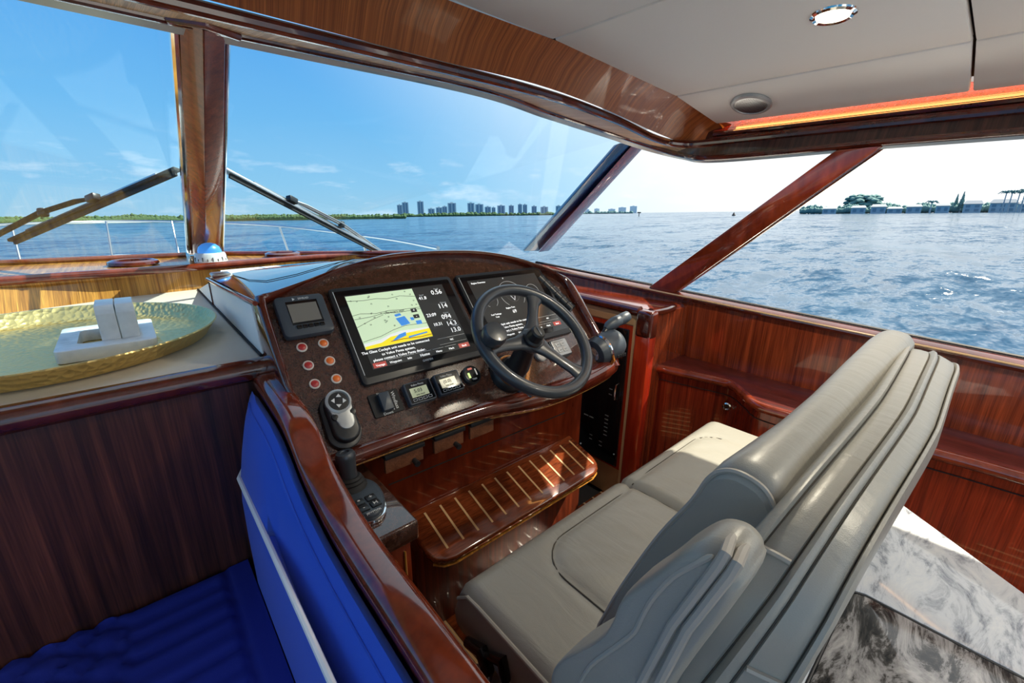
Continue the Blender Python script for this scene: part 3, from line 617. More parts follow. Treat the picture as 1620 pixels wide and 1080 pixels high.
# ------------------------------------------------------------------ displays
def bez(root, x0, y0, x1, y1, h, m='black', r=.012, bev=.004, name='bezel'):
    return G().prism(rrect(x0, y0, x1, y1, r), -.002, h, dash).mk(name, m, root, bev=bev)
def patch(root, poly, w, m, name, t=.0005): return G().prism(poly, w-t, w, dash).mk(name, m, root)
def rect(a, b, c, d): return [(a, b), (c, b), (c, d), (a, d)]
def T(s, size, u, v, w, m, root, name='lettering', align='CENTER'):
    return text(s, size, lambda a, b, c: dash(u+a, v-b, w+c), m, root, name, align=align)
MSG = ('The Glass Cockpit unit needs to be connected', 'to Volvo Penta system,', 'please contact a Volvo Penta dealer.')
def display(u0, label):
    r = thing('chart_display', tuple(dash(u0+.19, .29)), label, 'display', 'two large displays set in the console face')
    bez(r, u0, 0, u0+.385, .288, .014, 'black', .012)
    patch(r, rrect(u0+.012, .012, u0+.373, .270, .006), .0146, 'gloss', 'glass')
    patch(r, rect(u0+.036, .028, u0+.343, .252), .0152, 'screen', 'screen')
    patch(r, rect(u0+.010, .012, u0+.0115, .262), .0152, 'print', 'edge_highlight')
    w = .0157
    for i, s in enumerate(MSG): T(s, .0105, u0+.122, .204+.0125*i, w, 'glow', r)
    patch(r, rect(u0+.040, .236, u0+.076, .250), w, 'glow_red', 'soft_key'); patch(r, rect(u0+.305, .236, u0+.341, .250), w, 'glow_red', 'soft_key')
    for s, u in (('Voyage', .059), ('Waypoint', .102), ('Info', .143), ('Home', .190), ('Menu', .236), ('Mark', .278), ('Back', .323)):
        T(s, .0085 if s != 'Home' else .012, u0+u, .2445, w+.0004, 'glow', r)
    for a, b in ((.081, .124), (.128, .160), (.164, .214), (.219, .255), (.259, .298)): patch(r, rect(u0+a, .2345, u0+b, .2353), w, 'print', 'key_line')
    patch(r, rect(u0+.247, .207, u0+.341, .2078), w, 'print', 'key_line'); patch(r, rect(u0+.247, .226, u0+.341, .2266), w, 'print', 'key_line')
    T('NC', .008, u0+.292, .217, w, 'glow', r); T('GARMIN', .0085, u0+.192, .2615, w, 'print', r)
    return r
d1 = display(0, 'lit chart display showing the green and yellow sea chart, left of the wheel'); w = .0157
patch(d1, rect(.037, .031, .237, .195), w, 'chart', 'chart_area')
patch(d1, [(.038, .195), (.038, .178), (.085, .174), (.115, .165), (.150, .160), (.237, .163), (.237, .195)], w+.0005, 'chart_w', 'shore_band')
patch(d1, [(.038, .195), (.038, .187), (.085, .184), (.115, .172), (.150, .170), (.237, .168), (.237, .195)], w+.001, 'chart_y', 'land_area')
for q in ([(.150, .120), (.178, .117), (.186, .143), (.158, .146)], [(.150, .108), (.168, .106), (.170, .113), (.152, .115)], [(.192, .125), (.202, .125), (.203, .134), (.193, .134)], [(.140, .170), (.162, .166), (.160, .177), (.130, .184), (.112, .187)], [(.205, .138), (.222, .138), (.222, .150), (.205, .150)], [(.165, .181), (.225, .177), (.225, .181), (.165, .186)]):
    patch(d1, q, w+.0015, 'chart_b', 'blue_area')
rn = random.Random(3)
for k in range(34):
    u = .045+rn.random()*.185; v = .036+rn.random()*.105
    if u > .14 and v > .095: continue
    T(str(rn.choice([12, 15, 18, 21, 23, 27, 31, 34])), .0055, u, v, w+.0006, 'ink', d1, 'sounding')
for pts in ([(.037, .046), (.08, .050), (.12, .049), (.15, .054), (.19, .050), (.236, .058)], [(.037, .092), (.06, .089), (.1, .095), (.14, .092), (.18, .095), (.237, .096)], [(.037, .104), (.08, .103), (.13, .097), (.16, .103), (.237, .101)], [(.037, .128), (.08, .113), (.12, .102)], [(.038, .172), (.09, .165), (.13, .153), (.17, .146), (.236, .150)]):
    G().tube([dash(u, v, w+.0003) for u, v in pts], .0006, 4).mk('depth_contour', 'ink', d1)
G().tube([dash(u, v, w+.0022) for u, v in ((.110, .186), (.15, .186), (.2, .190), (.237, .188))], .0009, 4).mk('route_line', 'red_btn', d1)
T('LAKE WORTH INLET', .0065, .155, .099, w+.0006, 'ink', d1)
patch(d1, rect(.204, .098, .222, .110), w+.0018, 'screen', 'zoom_key'); patch(d1, rect(.204, .118, .222, .130), w+.0018, 'screen', 'zoom_key')
T('+', .011, .213, .104, w+.0024, 'glow', d1); T('-', .011, .213, .124, w+.0024, 'glow', d1)
for s, sz, u, v in (('0.56', .022, .312, .054), ('41.8', .015, .258, .068), ('114', .022, .312, .104), ('23:09', .015, .262, .128), ('094', .022, .308, .141), ('14.3', .021, .315, .166), ('10.31', .014, .270, .161), ('13.0', .021, .319, .189)):
    T(s, sz, u, v, w, 'glow', d1)
for s, u, v in (('Depth', .315, .042), ('Distance', .318, .092), ('Course', .312, .128), ('Volts', .318, .154), ('Position', .325, .176), ('Speed', .258, .057)): T(s, .006, u, v, w, 'print', d1)
d2 = display(.405, 'dark engine display with round dial graphics behind the steering wheel')
U = .405
T('Engine Overview', .0085, U+.075, .040, w, 'glow', d2); T('P', .008, U+.185, .035, w, 'glow', d2)
def arc(r_, cx, cy, rad_, a0, a1, m='glow', t=.0008):
    G().tube([dash(cx+rad_*math.cos(rad(a)), cy+rad_*math.sin(rad(a)), w+.0002) for a in np.linspace(a0, a1, 22)], t, 4).mk('dial_arc', m, r_)
arc(d2, U+.19, .10, .052, 130, 410, 'print'); arc(d2, U+.19, .10, .030, 0, 360, 'print_dim', .0005); arc(d2, U+.09, .11, .028, 120, 420, 'print'); arc(d2, U+.29, .10, .028, 120, 420, 'print')
G().tube([dash(U+.175, .095, w), dash(U+.19, .125, w), dash(U+.21, .088, w)], .0010, 4).mk('dial_needle', 'glow', d2)
for s, sz, u, v in (('Fuel Tankage', .008, .085, .165), ('Total', .007, .085, .175), ('Engine Trim', .008, .155, .150), ('69', .018, .165, .166), ('14.4', .020, .295, .150), ('Volts', .007, .275, .136), ('0', .008, .205, .085), ('60', .008, .225, .112)):
    T(s, sz, U+u, v, w, 'glow', d2)

sd = thing('small_display', tuple(dash(-.08, .12)), 'small square monitor with grey screen and five keys, above the push buttons', 'display')
bez(sd, -.136, .012, -.018, .126, .022, 'bezel', .012, .006)
patch(sd, rect(-.112, .030, -.038, .096), .0226, 'gloss', 'screen_surround'); patch(sd, rect(-.110, .038, -.042, .090), .0232, 'lcd_off', 'screen')
for k in range(5): G().prism(rrect(-.105+.0135*k, .098, -.0935+.0135*k, .108, .002), .02, .0245, dash).mk('key', 'gloss', sd, bev=.001)
T('SIMRAD', .0075, -.068, .024, .0226, 'print', sd); patch(sd, [(-.094, .020), (-.088, .024), (-.094, .028)], .0226, 'print', 'arrow_mark')

# ------------------------------------------------------------------ six push buttons
rowname = ('top', 'middle', 'bottom')
for c, (u, nm, m) in enumerate(((-.104, 'dark red', 'red_btn'), (-.053, 'orange', 'orange_btn'))):
    for r_, v in enumerate((.148, .198, .248)):
        b = thing('push_button', tuple(dash(u, v)), '%s push button with pale ring, %s one of its column' % (nm, rowname[r_]), 'button', 'six push buttons on the console')
        G().lathe([(.0125, 0), (.0125, .004), (.010, .0055), (.009, .004)], dash(u, v, -.001), DNn, 24).mk('ring', 'btn_ring', b)
        G().lathe([(.0088, 0), (.0088, .005), (.006, .007), (.001, .0075)], dash(u, v, -.001), DNn, 24).mk('cap', m, b)

# ------------------------------------------------------------------ docking remote in its cradle
rm = thing('remote_control', tuple(dash(-.075, .41)), 'silver and black handheld remote with four-arrow pad in its cradle', 'remote')
def capsule(cx0, cy0, r0, cx1, cy1, r1, n=14):
    a = math.atan2(cy1-cy0, cx1-cx0); out = []
    for i in range(n+1): t = a+PI/2+PI*i/n; out.append((cx0+r0*math.cos(t), cy0+r0*math.sin(t)))
    for i in range(n+1): t = a-PI/2+PI*i/n; out.append((cx1+r1*math.cos(t), cy1+r1*math.sin(t)))
    return out
G().prism(capsule(-.080, .322, .037, -.080, .384, .040), -.002, .014, dash).mk('cradle', 'black', rm, bev=.006)
G().prism(capsule(-.078, .320, .031, -.078, .382, .031), .012, .034, dash).mk('body', 'black', rm, bev=.008, seg=3)
G().prism(capsule(-.078, .318, .029, -.075, .366, .019), .030, .0385, dash).mk('face_plate', 'grey', rm, bev=.004)
G().lathe([(.028, 0), (.029, .004), (.024, .007), (.023, .003)], dash(-.078, .316, .036), DNn).mk('pad_ring', 'grey', rm)
G().lathe([(.023, 0), (.022, .004), (.004, .005)], dash(-.078, .316, .036), DNn).mk('arrow_pad', 'black', rm)
for a in (0, 90, 180, 270):
    q = [(.017, 0), (.009, .006), (.009, -.006)]
    patch(rm, [(-.078+x*math.cos(rad(a+15))-y*math.sin(rad(a+15)), .316+x*math.sin(rad(a+15))+y*math.cos(rad(a+15))) for x, y in q], .0425, 'print', 'arrow', .001)
for (u, v) in ((-.095, .350), (-.056, .348)): G().lathe([(.009, 0), (.008, .004), (.003, .005)], dash(u, v, .034), DNn, 18).mk('button', 'black', rm)

# ------------------------------------------------------------------ windlass switch, two gauges, round gauge, key pad
ws_ = thing('rocker_switch', tuple(dash(.04, .375)), 'black guarded rocker switch plate with white lettering, left of the two small gauges', 'switch')
bez(ws_, .001, .312, .080, .374, .005, 'rubber', .004, .0015, 'plate')
G().prism(rrect(.022, .318, .050, .366, .003), .004, .022, dash).mk('rocker', 'bezel', ws_, bev=.005)
patch(ws_, rect(.053, .318, .0545, .366), .0056, 'print', 'line')
text('Windlass', .013, lambda a, b, c: dash(.064+b, .342+a, .0058+c), 'print', ws_)
T('Down', .010, .036, .3705, .0058, 'print', ws_); T('Up', .006, .028, .3145, .0058, 'print', ws_)
def gauge(u0, v0, label, big, lcd):
    g_ = thing('trim_gauge', tuple(dash(u0+.04, v0+.062)), label, 'gauge', 'two small square gauges under the chart display')
    bez(g_, u0, v0, u0+.080, v0+.062, .020, 'bezel', .006, .004)
    patch(g_, rrect(u0+.005, v0+.004, u0+.075, v0+.058, .003), .0206, 'gloss', 'face')
    patch(g_, rect(u0+.012, v0+.018, u0+.062, v0+.044), .0212, lcd, 'screen')
    T('ZIPWAKE' if 0 else 'Volvo Penta', .0075, u0+.038, v0+.011, .0212, 'print', g_)
    T(big, .014, u0+.034, v0+.028, .0218, 'ink', g_); T('trim level', .0065, u0+.037, v0+.039, .0218, 'ink', g_)
    for k in range(4):
        a = u0+.012+.0145*k
        for q in ((a, v0+.0475, a+.011, v0+.0483), (a, v0+.0535, a+.011, v0+.0543), (a, v0+.0475, a+.0008, v0+.0543), (a+.0102, v0+.0475, a+.011, v0+.0543)): patch(g_, rect(*q), .0212, 'print', 'key_frame')
    return g_
gauge(.092, .312, 'small square gauge with green LCD, beside the rocker switch', '5.03', 'lcd')
gauge(.183, .310, 'small square gauge with buff LCD, beside the round gauge', '(0.0)', 'lcd2')
rg = thing('round_gauge', tuple(dash(.307, .365)), 'round black gauge with a green lamp, left of the steering column', 'gauge')
G().lathe([(.029, -.002), (.029, .012), (.025, .016), (.024, .012)], dash(.307, .337), DNn).mk('bezel', 'black', rg)
G().lathe([(.0245, 0), (.0245, .012), (.001, .0125)], dash(.307, .337), DNn).mk('face', 'gloss', rg)
patch(rg, rect(.293, .330, .300, .346), .0135, 'green_led', 'lamp'); patch(rg, rect(.299, .316, .314, .322), .0135, 'glow_red', 'red_mark'); patch(rg, rect(.321, .322, .325, .342), .0135, 'print', 'white_mark')
T('TRIM', .007, .309, .352, .0135, 'print', rg)
kp = thing('key_pad', tuple(dash(.68, .367)), 'square grey key pad with four keys, right of the wheel hub', 'key pad')
bez(kp, .642, .303, .722, .367, .020, 'black', .004, .002); bez(kp, .646, .306, .718, .364, .024, 'grey', .004, .002, 'front_plate')
for i in range(2):
    for j in range(2):
        G().prism(rrect(.660+.024*i, .316+.021*j, .680+.024*i, .333+.021*j, .002), .023, .0265, dash).mk('key', 'grey', kp, bev=.001)
        patch(kp, rect(.664+.024*i, .3235+.021*j, .676+.024*i, .3248+.021*j), .0270, 'ink', 'key_mark')
G().prism([(.656, .312), (.704, .312), (.704, .313), (.656, .313)], .0238, .0246, dash).mk('line', 'ink', kp)
ig = thing('ignition_dial', tuple(dash(.59, .36)), 'small round chrome-rimmed dial half hidden behind the wheel hub', 'dial')
G().lathe([(.024, -.002), (.024, .008), (.020, .011), (.019, .008), (.001, .008)], dash(.595, .335), DNn).mk('dial', 'grey', ig)
# rocker bank on the right edge
kb = thing('switch_bank', tuple(dash(.83, .19)), 'bank of six black barrel rocker switches at the right edge of the console', 'switch')
kA, kB = duv(853, 437, .012), duv(905, 488, .012)
def kfr(a, b, w_):      # a along the bank, b across
    dx, dy = kB[0]-kA[0], kB[1]-kA[1]; L = math.hypot(dx, dy); return dash(kA[0]+dx/L*a-dy/L*b, kA[1]+dy/L*a+dx/L*b, w_)
KL = math.hypot(kB[0]-kA[0], kB[1]-kA[1])
G().prism(rrect(-.004, -.036, KL+.006, .018, .004), -.002, .006, kfr).mk('base_plate', 'black', kb, bev=.002)
for k in range(6):
    a0 = KL*k/6+.001; a1 = KL*(k+1)/6-.002
    prof = [(.016*math.cos(t), .008+.015*max(0, math.sin(t))) for t in np.linspace(0, PI, 9)]
    G().grid([[kfr(a, b, h) for b, h in prof] for a in (a0, a1)]).add([kfr(a0, b, h) for b, h in prof], [tuple(range(9))]).add([kfr(a1, b, h) for b, h in prof], [tuple(range(9))]).mk('rocker', 'black', kb)
    patch_ = G().box((a0+.010, -.030, .0055), (a0+.012, -.018, .0065), kfr).mk('print_mark', 'print', kb)

# ------------------------------------------------------------------ steering wheel
WT = rad(41); WC = V((.81, .82, -.349)); WU = V((0, math.cos(WT), math.sin(WT))); WN = V((0, -math.sin(WT), math.cos(WT))); WR = .19
def wf(a, b, c=0): return WC + V((a, 0, 0)) + WU*b + WN*c
sw = thing('steering_wheel', tuple(dash(.44, .36)), 'charcoal three-spoke steering wheel with spinner knob in front of the console', 'steering wheel')
rr = .0168
G().tube([wf((WR-rr)*math.cos(t), (WR-rr)*math.sin(t)) for t in np.linspace(0, 2*PI, 73)[:-1]], rr, 16, closed=True).mk('rim', 'wheel', sw, ang=180)
def spoke(ax, ay):
    L = math.hypot(ax, ay); ux, uy = ax/L, ay/L; px, py = -uy, ux; g = G(); rows = []
    for t, wd, th, dz in ((0, .030, .011, -.012), (.12, .026, .011, -.012), (.30, .017, .010, -.012), (.55, .0135, .009, -.010), (.8, .015, .009, -.006), (.93, .022, .009, -.002), (1.0, .034, .008, .0)):
        r0 = t*(WR-.020); wd *= 1.3; th *= 1.15; rows.append([wf(ux*r0+px*wd*math.cos(a), uy*r0+py*wd*math.cos(a), dz+th*math.sin(a)) for a in np.linspace(0, 2*PI, 13)[:-1]])
    g.grid(rows, closed_u=True); g.add(rows[0], [tuple(range(12))]); g.add(rows[-1], [tuple(range(12))])
    return g.mk('spoke', 'wheel', sw, ang=70)
for a in (55, 178, 300): spoke(math.cos(rad(a)), math.sin(rad(a)))
G().lathe([(.034, -.03), (.040, -.018), (.038, -.006), (.030, .002), (.02, .003)], WC, WN).mk('hub', 'wheel', sw)
hx, hy = -.012, -.004
G().lathe([(.027, 0), (.028, .007), (.023, .012), (.021, .036), (.017, .041), (.002, .041)], wf(hx, hy, 0), WN, 24).mk('centre_cap', 'black', sw)
G().box((hx-.003, hy-.014, .040), (hx+.003, hy+.014, .043), wf).mk('cap_mark', 'bezel', sw, bev=.001)
kc = (-.150, .020)
G().lathe([(.012, -.01), (.016, .004), (.031, .014), (.034, .038), (.029, .049), (.013, .052), (.002, .052)], wf(*kc, 0), WN).mk('spinner_knob', 'wheel', sw, ang=50)
G().lathe([(.0265, .006), (.029, .015), (.0275, .006)], wf(*kc, 0), WN).mk('knob_collar', 'amber', sw)
sb = dash(.435, .365); dr = (WC-WN*.03-sb)
G().lathe([(.062, -.01), (.062, .010), (.056, .022), (.046, .030), (.042, .045)], sb, DNn).mk('column_base', 'black', sw)
G().lathe([(.050, .022), (.052, .024), (.052, .030), (.049, .032)], sb, DNn).mk('column_ring', 'amber', sw)
G().tube([sb+DNn*.03, sb+DNn*.07, WC-WN*.05, WC-WN*.02], [.040, .034, .028, .026], 20).mk('column', 'black', sw)
G().tube([dash(.455, .42, .0), dash(.47, .46, .02)], [.018, .015], 12).mk('tilt_lever', 'bezel', sw)

# ------------------------------------------------------------------ throttle
TH = at(946, 565, Y=.925)+V((.002, -.01, -.026))
th = thing('throttle', tuple(TH), 'dark blue-grey twin lever throttle on the right end of the console', 'throttle')
G().lathe([(.050, -.02), (.052, 0), (.048, .012)], TH+V((0, .01, -.012)), DNn).mk('base', 'black', th)
tc_ = TH+V((.028, .0, .062)); axl = V((1, -.12, .25)).normalized()
G().lathe([(.032, -.064), (.048, -.058), (.055, -.038), (.057, .0), (.055, .044), (.046, .060), (.030, .066)], tc_, axl, 30).mk('drum', 'bezel', th, ang=50)
G().lathe([(.057, -.030), (.060, -.026), (.060, -.020), (.057, -.016)], tc_, axl, 30).mk('chrome_ring', 'chrome', th)
G().lathe([(.022, -.066), (.030, -.062), (.026, -.056)], tc_, axl, 20).mk('side_cap', 'chrome', th)
for k in range(2):
    s0 = tc_+axl*(-.018+.036*k); a = V((.30, -.28, .55)).normalized()
    e = s0+V((.052+.012*k, .02, .075)); f_ = e+V((.052, -.012, .020))
    G().tube([s0, e-V((.02, .0, .02)), e], [.014, .012, .010], 12).mk('lever_arm', 'black', th)
    G().tube([e-V((.015, 0, .008)), e, e.lerp(f_, .5), f_, f_+V((.006, 0, .001))], [.010, .018, .023, .020, .010], 14).mk('lever_grip', 'bezel', th, ang=60)
for k in range(4): G().box((-.012+.013*k, 0, 0), (-.003+.013*k, .012, .004), lambda a, b, c: tc_+V((a+.015, -.052-c, -.03+b))).mk('key', 'black', th, bev=.001)
G().tube([tc_+V((-.03, -.05, .0)), tc_+V((-.025, -.058, -.03)), tc_+V((-.03, -.045, -.055))], .005, 8).mk('amber_lamp', 'amber', th)

# ------------------------------------------------------------------ three flaps under the console
for k, (p0, p1, q0) in enumerate((((606, 733), (666, 708), (598, 757)), ((683, 694), (729, 667), (668, 726)), ((740, 676), (768, 660), (727, 700)))):
    a, b, c = at(*p0, Y=.90), at(*p1, Y=.90), at(*q0, Y=.90)
    z0 = (a.z+b.z)/2; z0 = -.590; z1 = z0-.045; x0, x1 = a.x, max(b.x, a.x+.085)
    lb = ('left, nearest the joystick', 'middle one of three', 'right, below the steering column')[k]
    f_ = thing('drop_flap', ((x0+x1)/2, .9, z1), 'small brown flap with black top edge under the console, '+lb, 'flap', 'three flaps under the console edge')
    G().box((x0, .888, z1), (x1, .898, z0)).mk('flap_board', 'burl_light', f_, bev=.002)
    G().box((x0-.002, .880, z0-.004), (x1+.002, .905, z0+.008)).mk('top_edge', 'black', f_, bev=.002)
    if k < 2: G().tube([(x1-.028, .888, z1+.008), (x1-.028, .868, z1+.006)], [.007, .008], 14).mk('knob', 'black', f_)

# ------------------------------------------------------------------ joystick box and joystick
jb = thing('joystick_box', (.29, .81, -1.25), 'brown mahogany box left of the footrest that carries the joystick', 'box')
G().box((.222, .675, -.665), (.349, .985, -.618)).mk('box_top', 'burl', jb, bev=.006, seg=3)
G().box((.226, .690, -1.25), (.335, .985, -.664)).mk('box_body', 'trim_mid', jb, bev=.003)
G().tube([(.245, .688, -.69), (.245, .688, -.80)], .0025, 6).mk('panel_bead', 'honey_x', jb); G().tube([(.32, .688, -.69), (.32, .688, -.80)], .0025, 6).mk('panel_bead', 'honey_x', jb)
js = thing('joystick', (.285, .80, -.618), 'black docking joystick with round base and four keys on the box', 'joystick')
jc = V((.279, .825, -.618))
G().prism([(jc.x+.050*math.cos(t)*(1 if math.sin(t) > 0 else .98), jc.y-.012+(.062 if math.sin(t) > 0 else .095)*math.sin(t)) for t in np.linspace(0, 2*PI, 37)[:-1]], jc.z, jc.z+.010, I3).mk('base_rim', 'chrome', js, bev=.003)
G().prism([(jc.x+.047*math.cos(t), jc.y-.012+(.058 if math.sin(t) > 0 else .090)*math.sin(t)) for t in np.linspace(0, 2*PI, 37)[:-1]], jc.z+.008, jc.z+.024, I3).mk('base', 'bezel', js, bev=.007, seg=3)
G().lathe([(.036, 0), (.034, .006), (.028, .011), (.030, .015), (.025, .019), (.026, .023), (.022, .027)], jc+V((-.002, .018, .020)), (0, .1, 1), 24).mk('boot', 'rubber', js, ang=30)
G().lathe([(.018, .0), (.0175, .015), (.019, .035), (.0215, .050), (.0215, .056), (.018, .062), (.010, .063), (.009, .060), (.001, .060)], jc+V((-.002, .02, .042)), (-.04, .12, 1), 28).mk('grip', 'wheel', js, ang=50)
for i in range(2):
    for j in range(2):
        x0 = jc.x-.023+.025*i; y0 = jc.y-.062-.024*j
        G().box((x0, y0, jc.z+.022), (x0+.021, y0+.020, jc.z+.0275)).mk('key', 'black', js, bev=.002)
        text('*+-H'[i+2*j], .014, lambda a, b, c: V((x0+.0105+a, y0+.010+b, jc.z+.0280+c)), 'print', js)
text('JOYSTICK', .007, lambda a, b, c: V((jc.x+a, jc.y-.096+b, jc.z+.0245+c)), 'print', js)

# ------------------------------------------------------------------ footrest with holly strips
fr_ = thing('footrest', (.83, .9, -.95), 'slanted varnished footrest with pale holly strips below the console', 'footrest')
BY, BZ, FY, FZ = .99, -.862, .815, -.922
def ff(a, b, c=0):      # a = X, b = 0 back .. 1 front
    L = math.hypot(FY-BY, FZ-BZ); n = V((0, -(BZ-FZ)/L, (BY-FY)/L)); n = V((0, (FZ-BZ)/L, (BY-FY)/L)); return V((a, BY+(FY-BY)*b, BZ+(FZ-BZ)*b))+n*c
XA, XB = .462, 1.19
pl = [(XA, 0), (XA, .72), (XA+.010, .88), (XA+.035, .985), (XA+.065, 1.03), (XB-.060, 1.03), (XB-.028, .98), (XB-.008, .86), (XB, .70), (XB, 0)]
G().prism(pl, -.028, 0, ff).mk('step_board', 'step', fr_, bev=.009, seg=4)
for k in range(13):
    x = .516+.0535*k
    G().box((x, .14, -.001), (x+.0065, .84, .0012), ff).mk('inlay_strip', 'holly', fr_)
G().tube([ff(a, b, -.028) for a, b in pl[2:9]], .004, 6).mk('edge_bead', 'honey_x', fr_)
rs = struct(G().box((.45, .905, -1.25), (1.17, .985, -.925)).mk('trim_8', 'riser', bev=.003))

# ------------------------------------------------------------------ partition between helm and lounge
pa = thing('side_partition', (.2, .6, -1.25), 'mahogany partition with thick varnished cap between the bench and blue sofa', 'partition')
cz = [(1.12, -.398), (1.06, -.402), (.97, -.408), (.91, -.416), (.865, -.432), (.83, -.455), (.79, -.482), (.73, -.504), (.65, -.522), (.55, -.530), (.42, -.531), (.2, -.535), (-.2, -.535)]
czc = cat(cz, 4)
rows = [[V((x, y, z+dz)) for x, dz in ((.172, -.030), (.170, -.010), (.177, .000), (.190, .004), (.215, .004), (.226, -.001), (.231, -.010), (.229, -.030))] for y, z in czc]
g = G(); g.grid(rows, closed_u=True); g.add(rows[0], [tuple(range(8))]); g.mk('cap_rail', 'trim_mid', pa, ang=50)
g = G(); g.grid([[V((x, y, zz)) for x, zz in ((.182, z-.02), (.182, -1.25), (.222, -1.25), (.222, z-.02))] for y, z in czc], closed_u=True); g.mk('partition_board', 'trim_mid', pa)
# black framed holder with blue glass on the partition
hp = thing('wall_holder', (.25, .8, -1.1), 'black framed holder with teal glass on the partition beside the bench', 'holder')
q = [at(676, 945, X=.262), at(690, 942, X=.262), at(699, 955, X=.262), at(708, 995, X=.262), at(700, 1000, X=.262), at(680, 965, X=.262)]
hz0, hz1, hy0, hy1 = -.72, -.615, .50, .64
G().prism(rrect(hy0, hz0, hy1, hz1, .018), .224, .262, lambda a, b, w: V((w, a, b))).mk('frame', 'black', hp, bev=.004)
G().prism(rrect(hy0+.012, hz0+.012, hy1-.012, hz1-.012, .01), .2615, .2635, lambda a, b, w: V((w, a, b))).mk('glass', 'blue_glass', hp)

# ------------------------------------------------------------------ lounge: blue back cushion and quilted seat
bc = thing('blue_back_cushion', (.13, .6, -.91), 'royal blue sofa back cushion with white piping against the partition', 'cushion')
ysb = [1.135]+[1.12-.04*k for k in range(1, 33)]
def zcap(y):
    for (a, za), (b, zb) in zip(cz[:-1], cz[1:]):
        if y >= b: return za+(zb-za)*(a-y)/(a-b)
    return cz[-1][1]
rows = []
for i, y in enumerate(ysb):
    zt = zcap(min(y, 1.1)) - .022 if y < 1.09 else -.432
    s = 1 if i > 1 else (.75 if i == 1 else .35); x1 = .168
    pr = [(x1, zt-.012), (x1-.012*s, zt-.004), (.143, zt-.014-.01*s), (.126, zt-.05), (.112, zt-.11), (.100, -.60), (.094, -.66), (.092, -.76), (.092, -.90), (x1, -.905)]
    rows.append([V((x1-(x1-x)*s, y, z)) for x, z in pr])
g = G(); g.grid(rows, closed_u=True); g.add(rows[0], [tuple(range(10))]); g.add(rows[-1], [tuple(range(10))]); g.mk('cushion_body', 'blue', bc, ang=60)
G().tube([r[5]+V((-.003, 0, 0)) for r in rows[1:]], .0052, 8).mk('white_piping', 'white', bc)
G().tube([r[2]+V((-.001, 0, .001)) for r in rows[1:]], .0026, 6).mk('top_seam', 'blue', bc)
bs = thing('blue_seat_cushion', (-.4, .5, -1.0), 'deep blue quilted sofa seat below the dark bulkhead', 'cushion')
g = G(); nx, ny = 120, 110; rows = []
for j in range(ny+1):
    y = 1.145-1.6*j/ny; r_ = []
    for i in range(nx+1):
        x = -1.2+1.29*i/nx; z = -.908
        if x < .032:
            dst = min(abs(((y) % .052)-.026), .026)
            hq = abs(math.sin(PI*y/.052)); z += .012*min(1, hq*1.6)
            if x < -.15:
                d1_ = abs(math.sin(PI*(x*.8+y)/.075)); d2_ = abs(math.sin(PI*(x*.8-y)/.075)); z = -.908+.014*min(1, 1.6*min(d1_, d2_)+.1)
        else: z += .006
        if abs(x-.034) < .008: z -= .006
        r_.append(V((x, y, z)))
    rows.append(r_)
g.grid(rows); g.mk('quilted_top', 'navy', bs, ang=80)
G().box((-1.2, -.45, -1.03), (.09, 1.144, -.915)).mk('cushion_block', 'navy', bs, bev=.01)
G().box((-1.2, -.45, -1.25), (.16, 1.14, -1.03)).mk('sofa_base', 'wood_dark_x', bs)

# ------------------------------------------------------------------ forward counter with tray and marble
fc = thing('forward_counter', (-.4, 1.7, -.4), 'beige padded counter with rounded mahogany edge left of the console', 'counter')
G().prism([(-1.3, 1.16), (.205, 1.16), (.205, 2.36), (.0, 2.29), (-.34, 2.19), (-1.3, 2.13)], -.395, -.364, I3).mk('counter_top', 'beige', fc, bev=.003)
rows = [[V((x, y, z)) for y, z in ((1.165, -.365), (1.150, -.360), (1.130, -.366), (1.120, -.378), (1.120, -.398), (1.130, -.410), (1.165, -.412))] for x in (-1.3, .214)]
g = G(); g.grid(rows); g.add(rows[1], [tuple(range(7))]); g.mk('edge_nosing', 'trim', fc, ang=60)
TCx, TCy, TZ = -.185, 1.535, -.363
tr = thing('brass_tray', (TCx, TCy, TZ), 'large round hammered brass tray on the beige counter', 'tray')
G().lathe([(.02, .002), (.305, .002), (.325, .008), (.348, .042), (.352, .045), (.350, .048), (.344, .047), (.322, .016), (.303, .008), (.02, .008)], (TCx, TCy, TZ), (0, 0, 1), 96).mk('tray_dish', 'brass', tr, ang=50, origin=(TCx, TCy, TZ))
mk_ = thing('marble_ornament', (-.09, 1.6, TZ+.01), 'white marble knot ornament, an arched link through a slotted block, on the brass tray', 'ornament')
BX0, BX1, BY0, BY1, BZ0, BZ1 = -.165, .018, 1.35, 1.605, -.3545, -.325
g = G(); ho = rrect(BX0, BY0, BX1, BY1, .014, 3); hi = rrect(-.128, 1.405, -.018, 1.55, .012, 3); n = len(ho)
vs = [V((x, y, z)) for z in (BZ0, BZ1) for ring in (ho, hi) for x, y in ring]
fs = []
for i in range(n):
    j = (i+1) % n; fs += [(2*n+i, 2*n+j, 3*n+j, 3*n+i), (i, n+i, n+j, j), (i, j, 2*n+j, 2*n+i), (n+i, 3*n+i, 3*n+j, n+j)]
g.add(vs, fs); g.mk('slotted_block', 'marble', mk_, bev=.002)
for xa, xb in ((-.084, -.0485), (-.0465, -.012)):
    arcp = [(1.402, -.352), (1.405, -.262), (1.425, -.243), (1.515, -.243), (1.538, -.262), (1.542, -.352), (1.515, -.352), (1.512, -.275), (1.50, -.267), (1.44, -.267), (1.432, -.275), (1.43, -.352)]
    G().prism(arcp, xa, xb, lambda a, b, w: V((w, a, b))).mk('arch', 'marble', mk_, bev=.002)

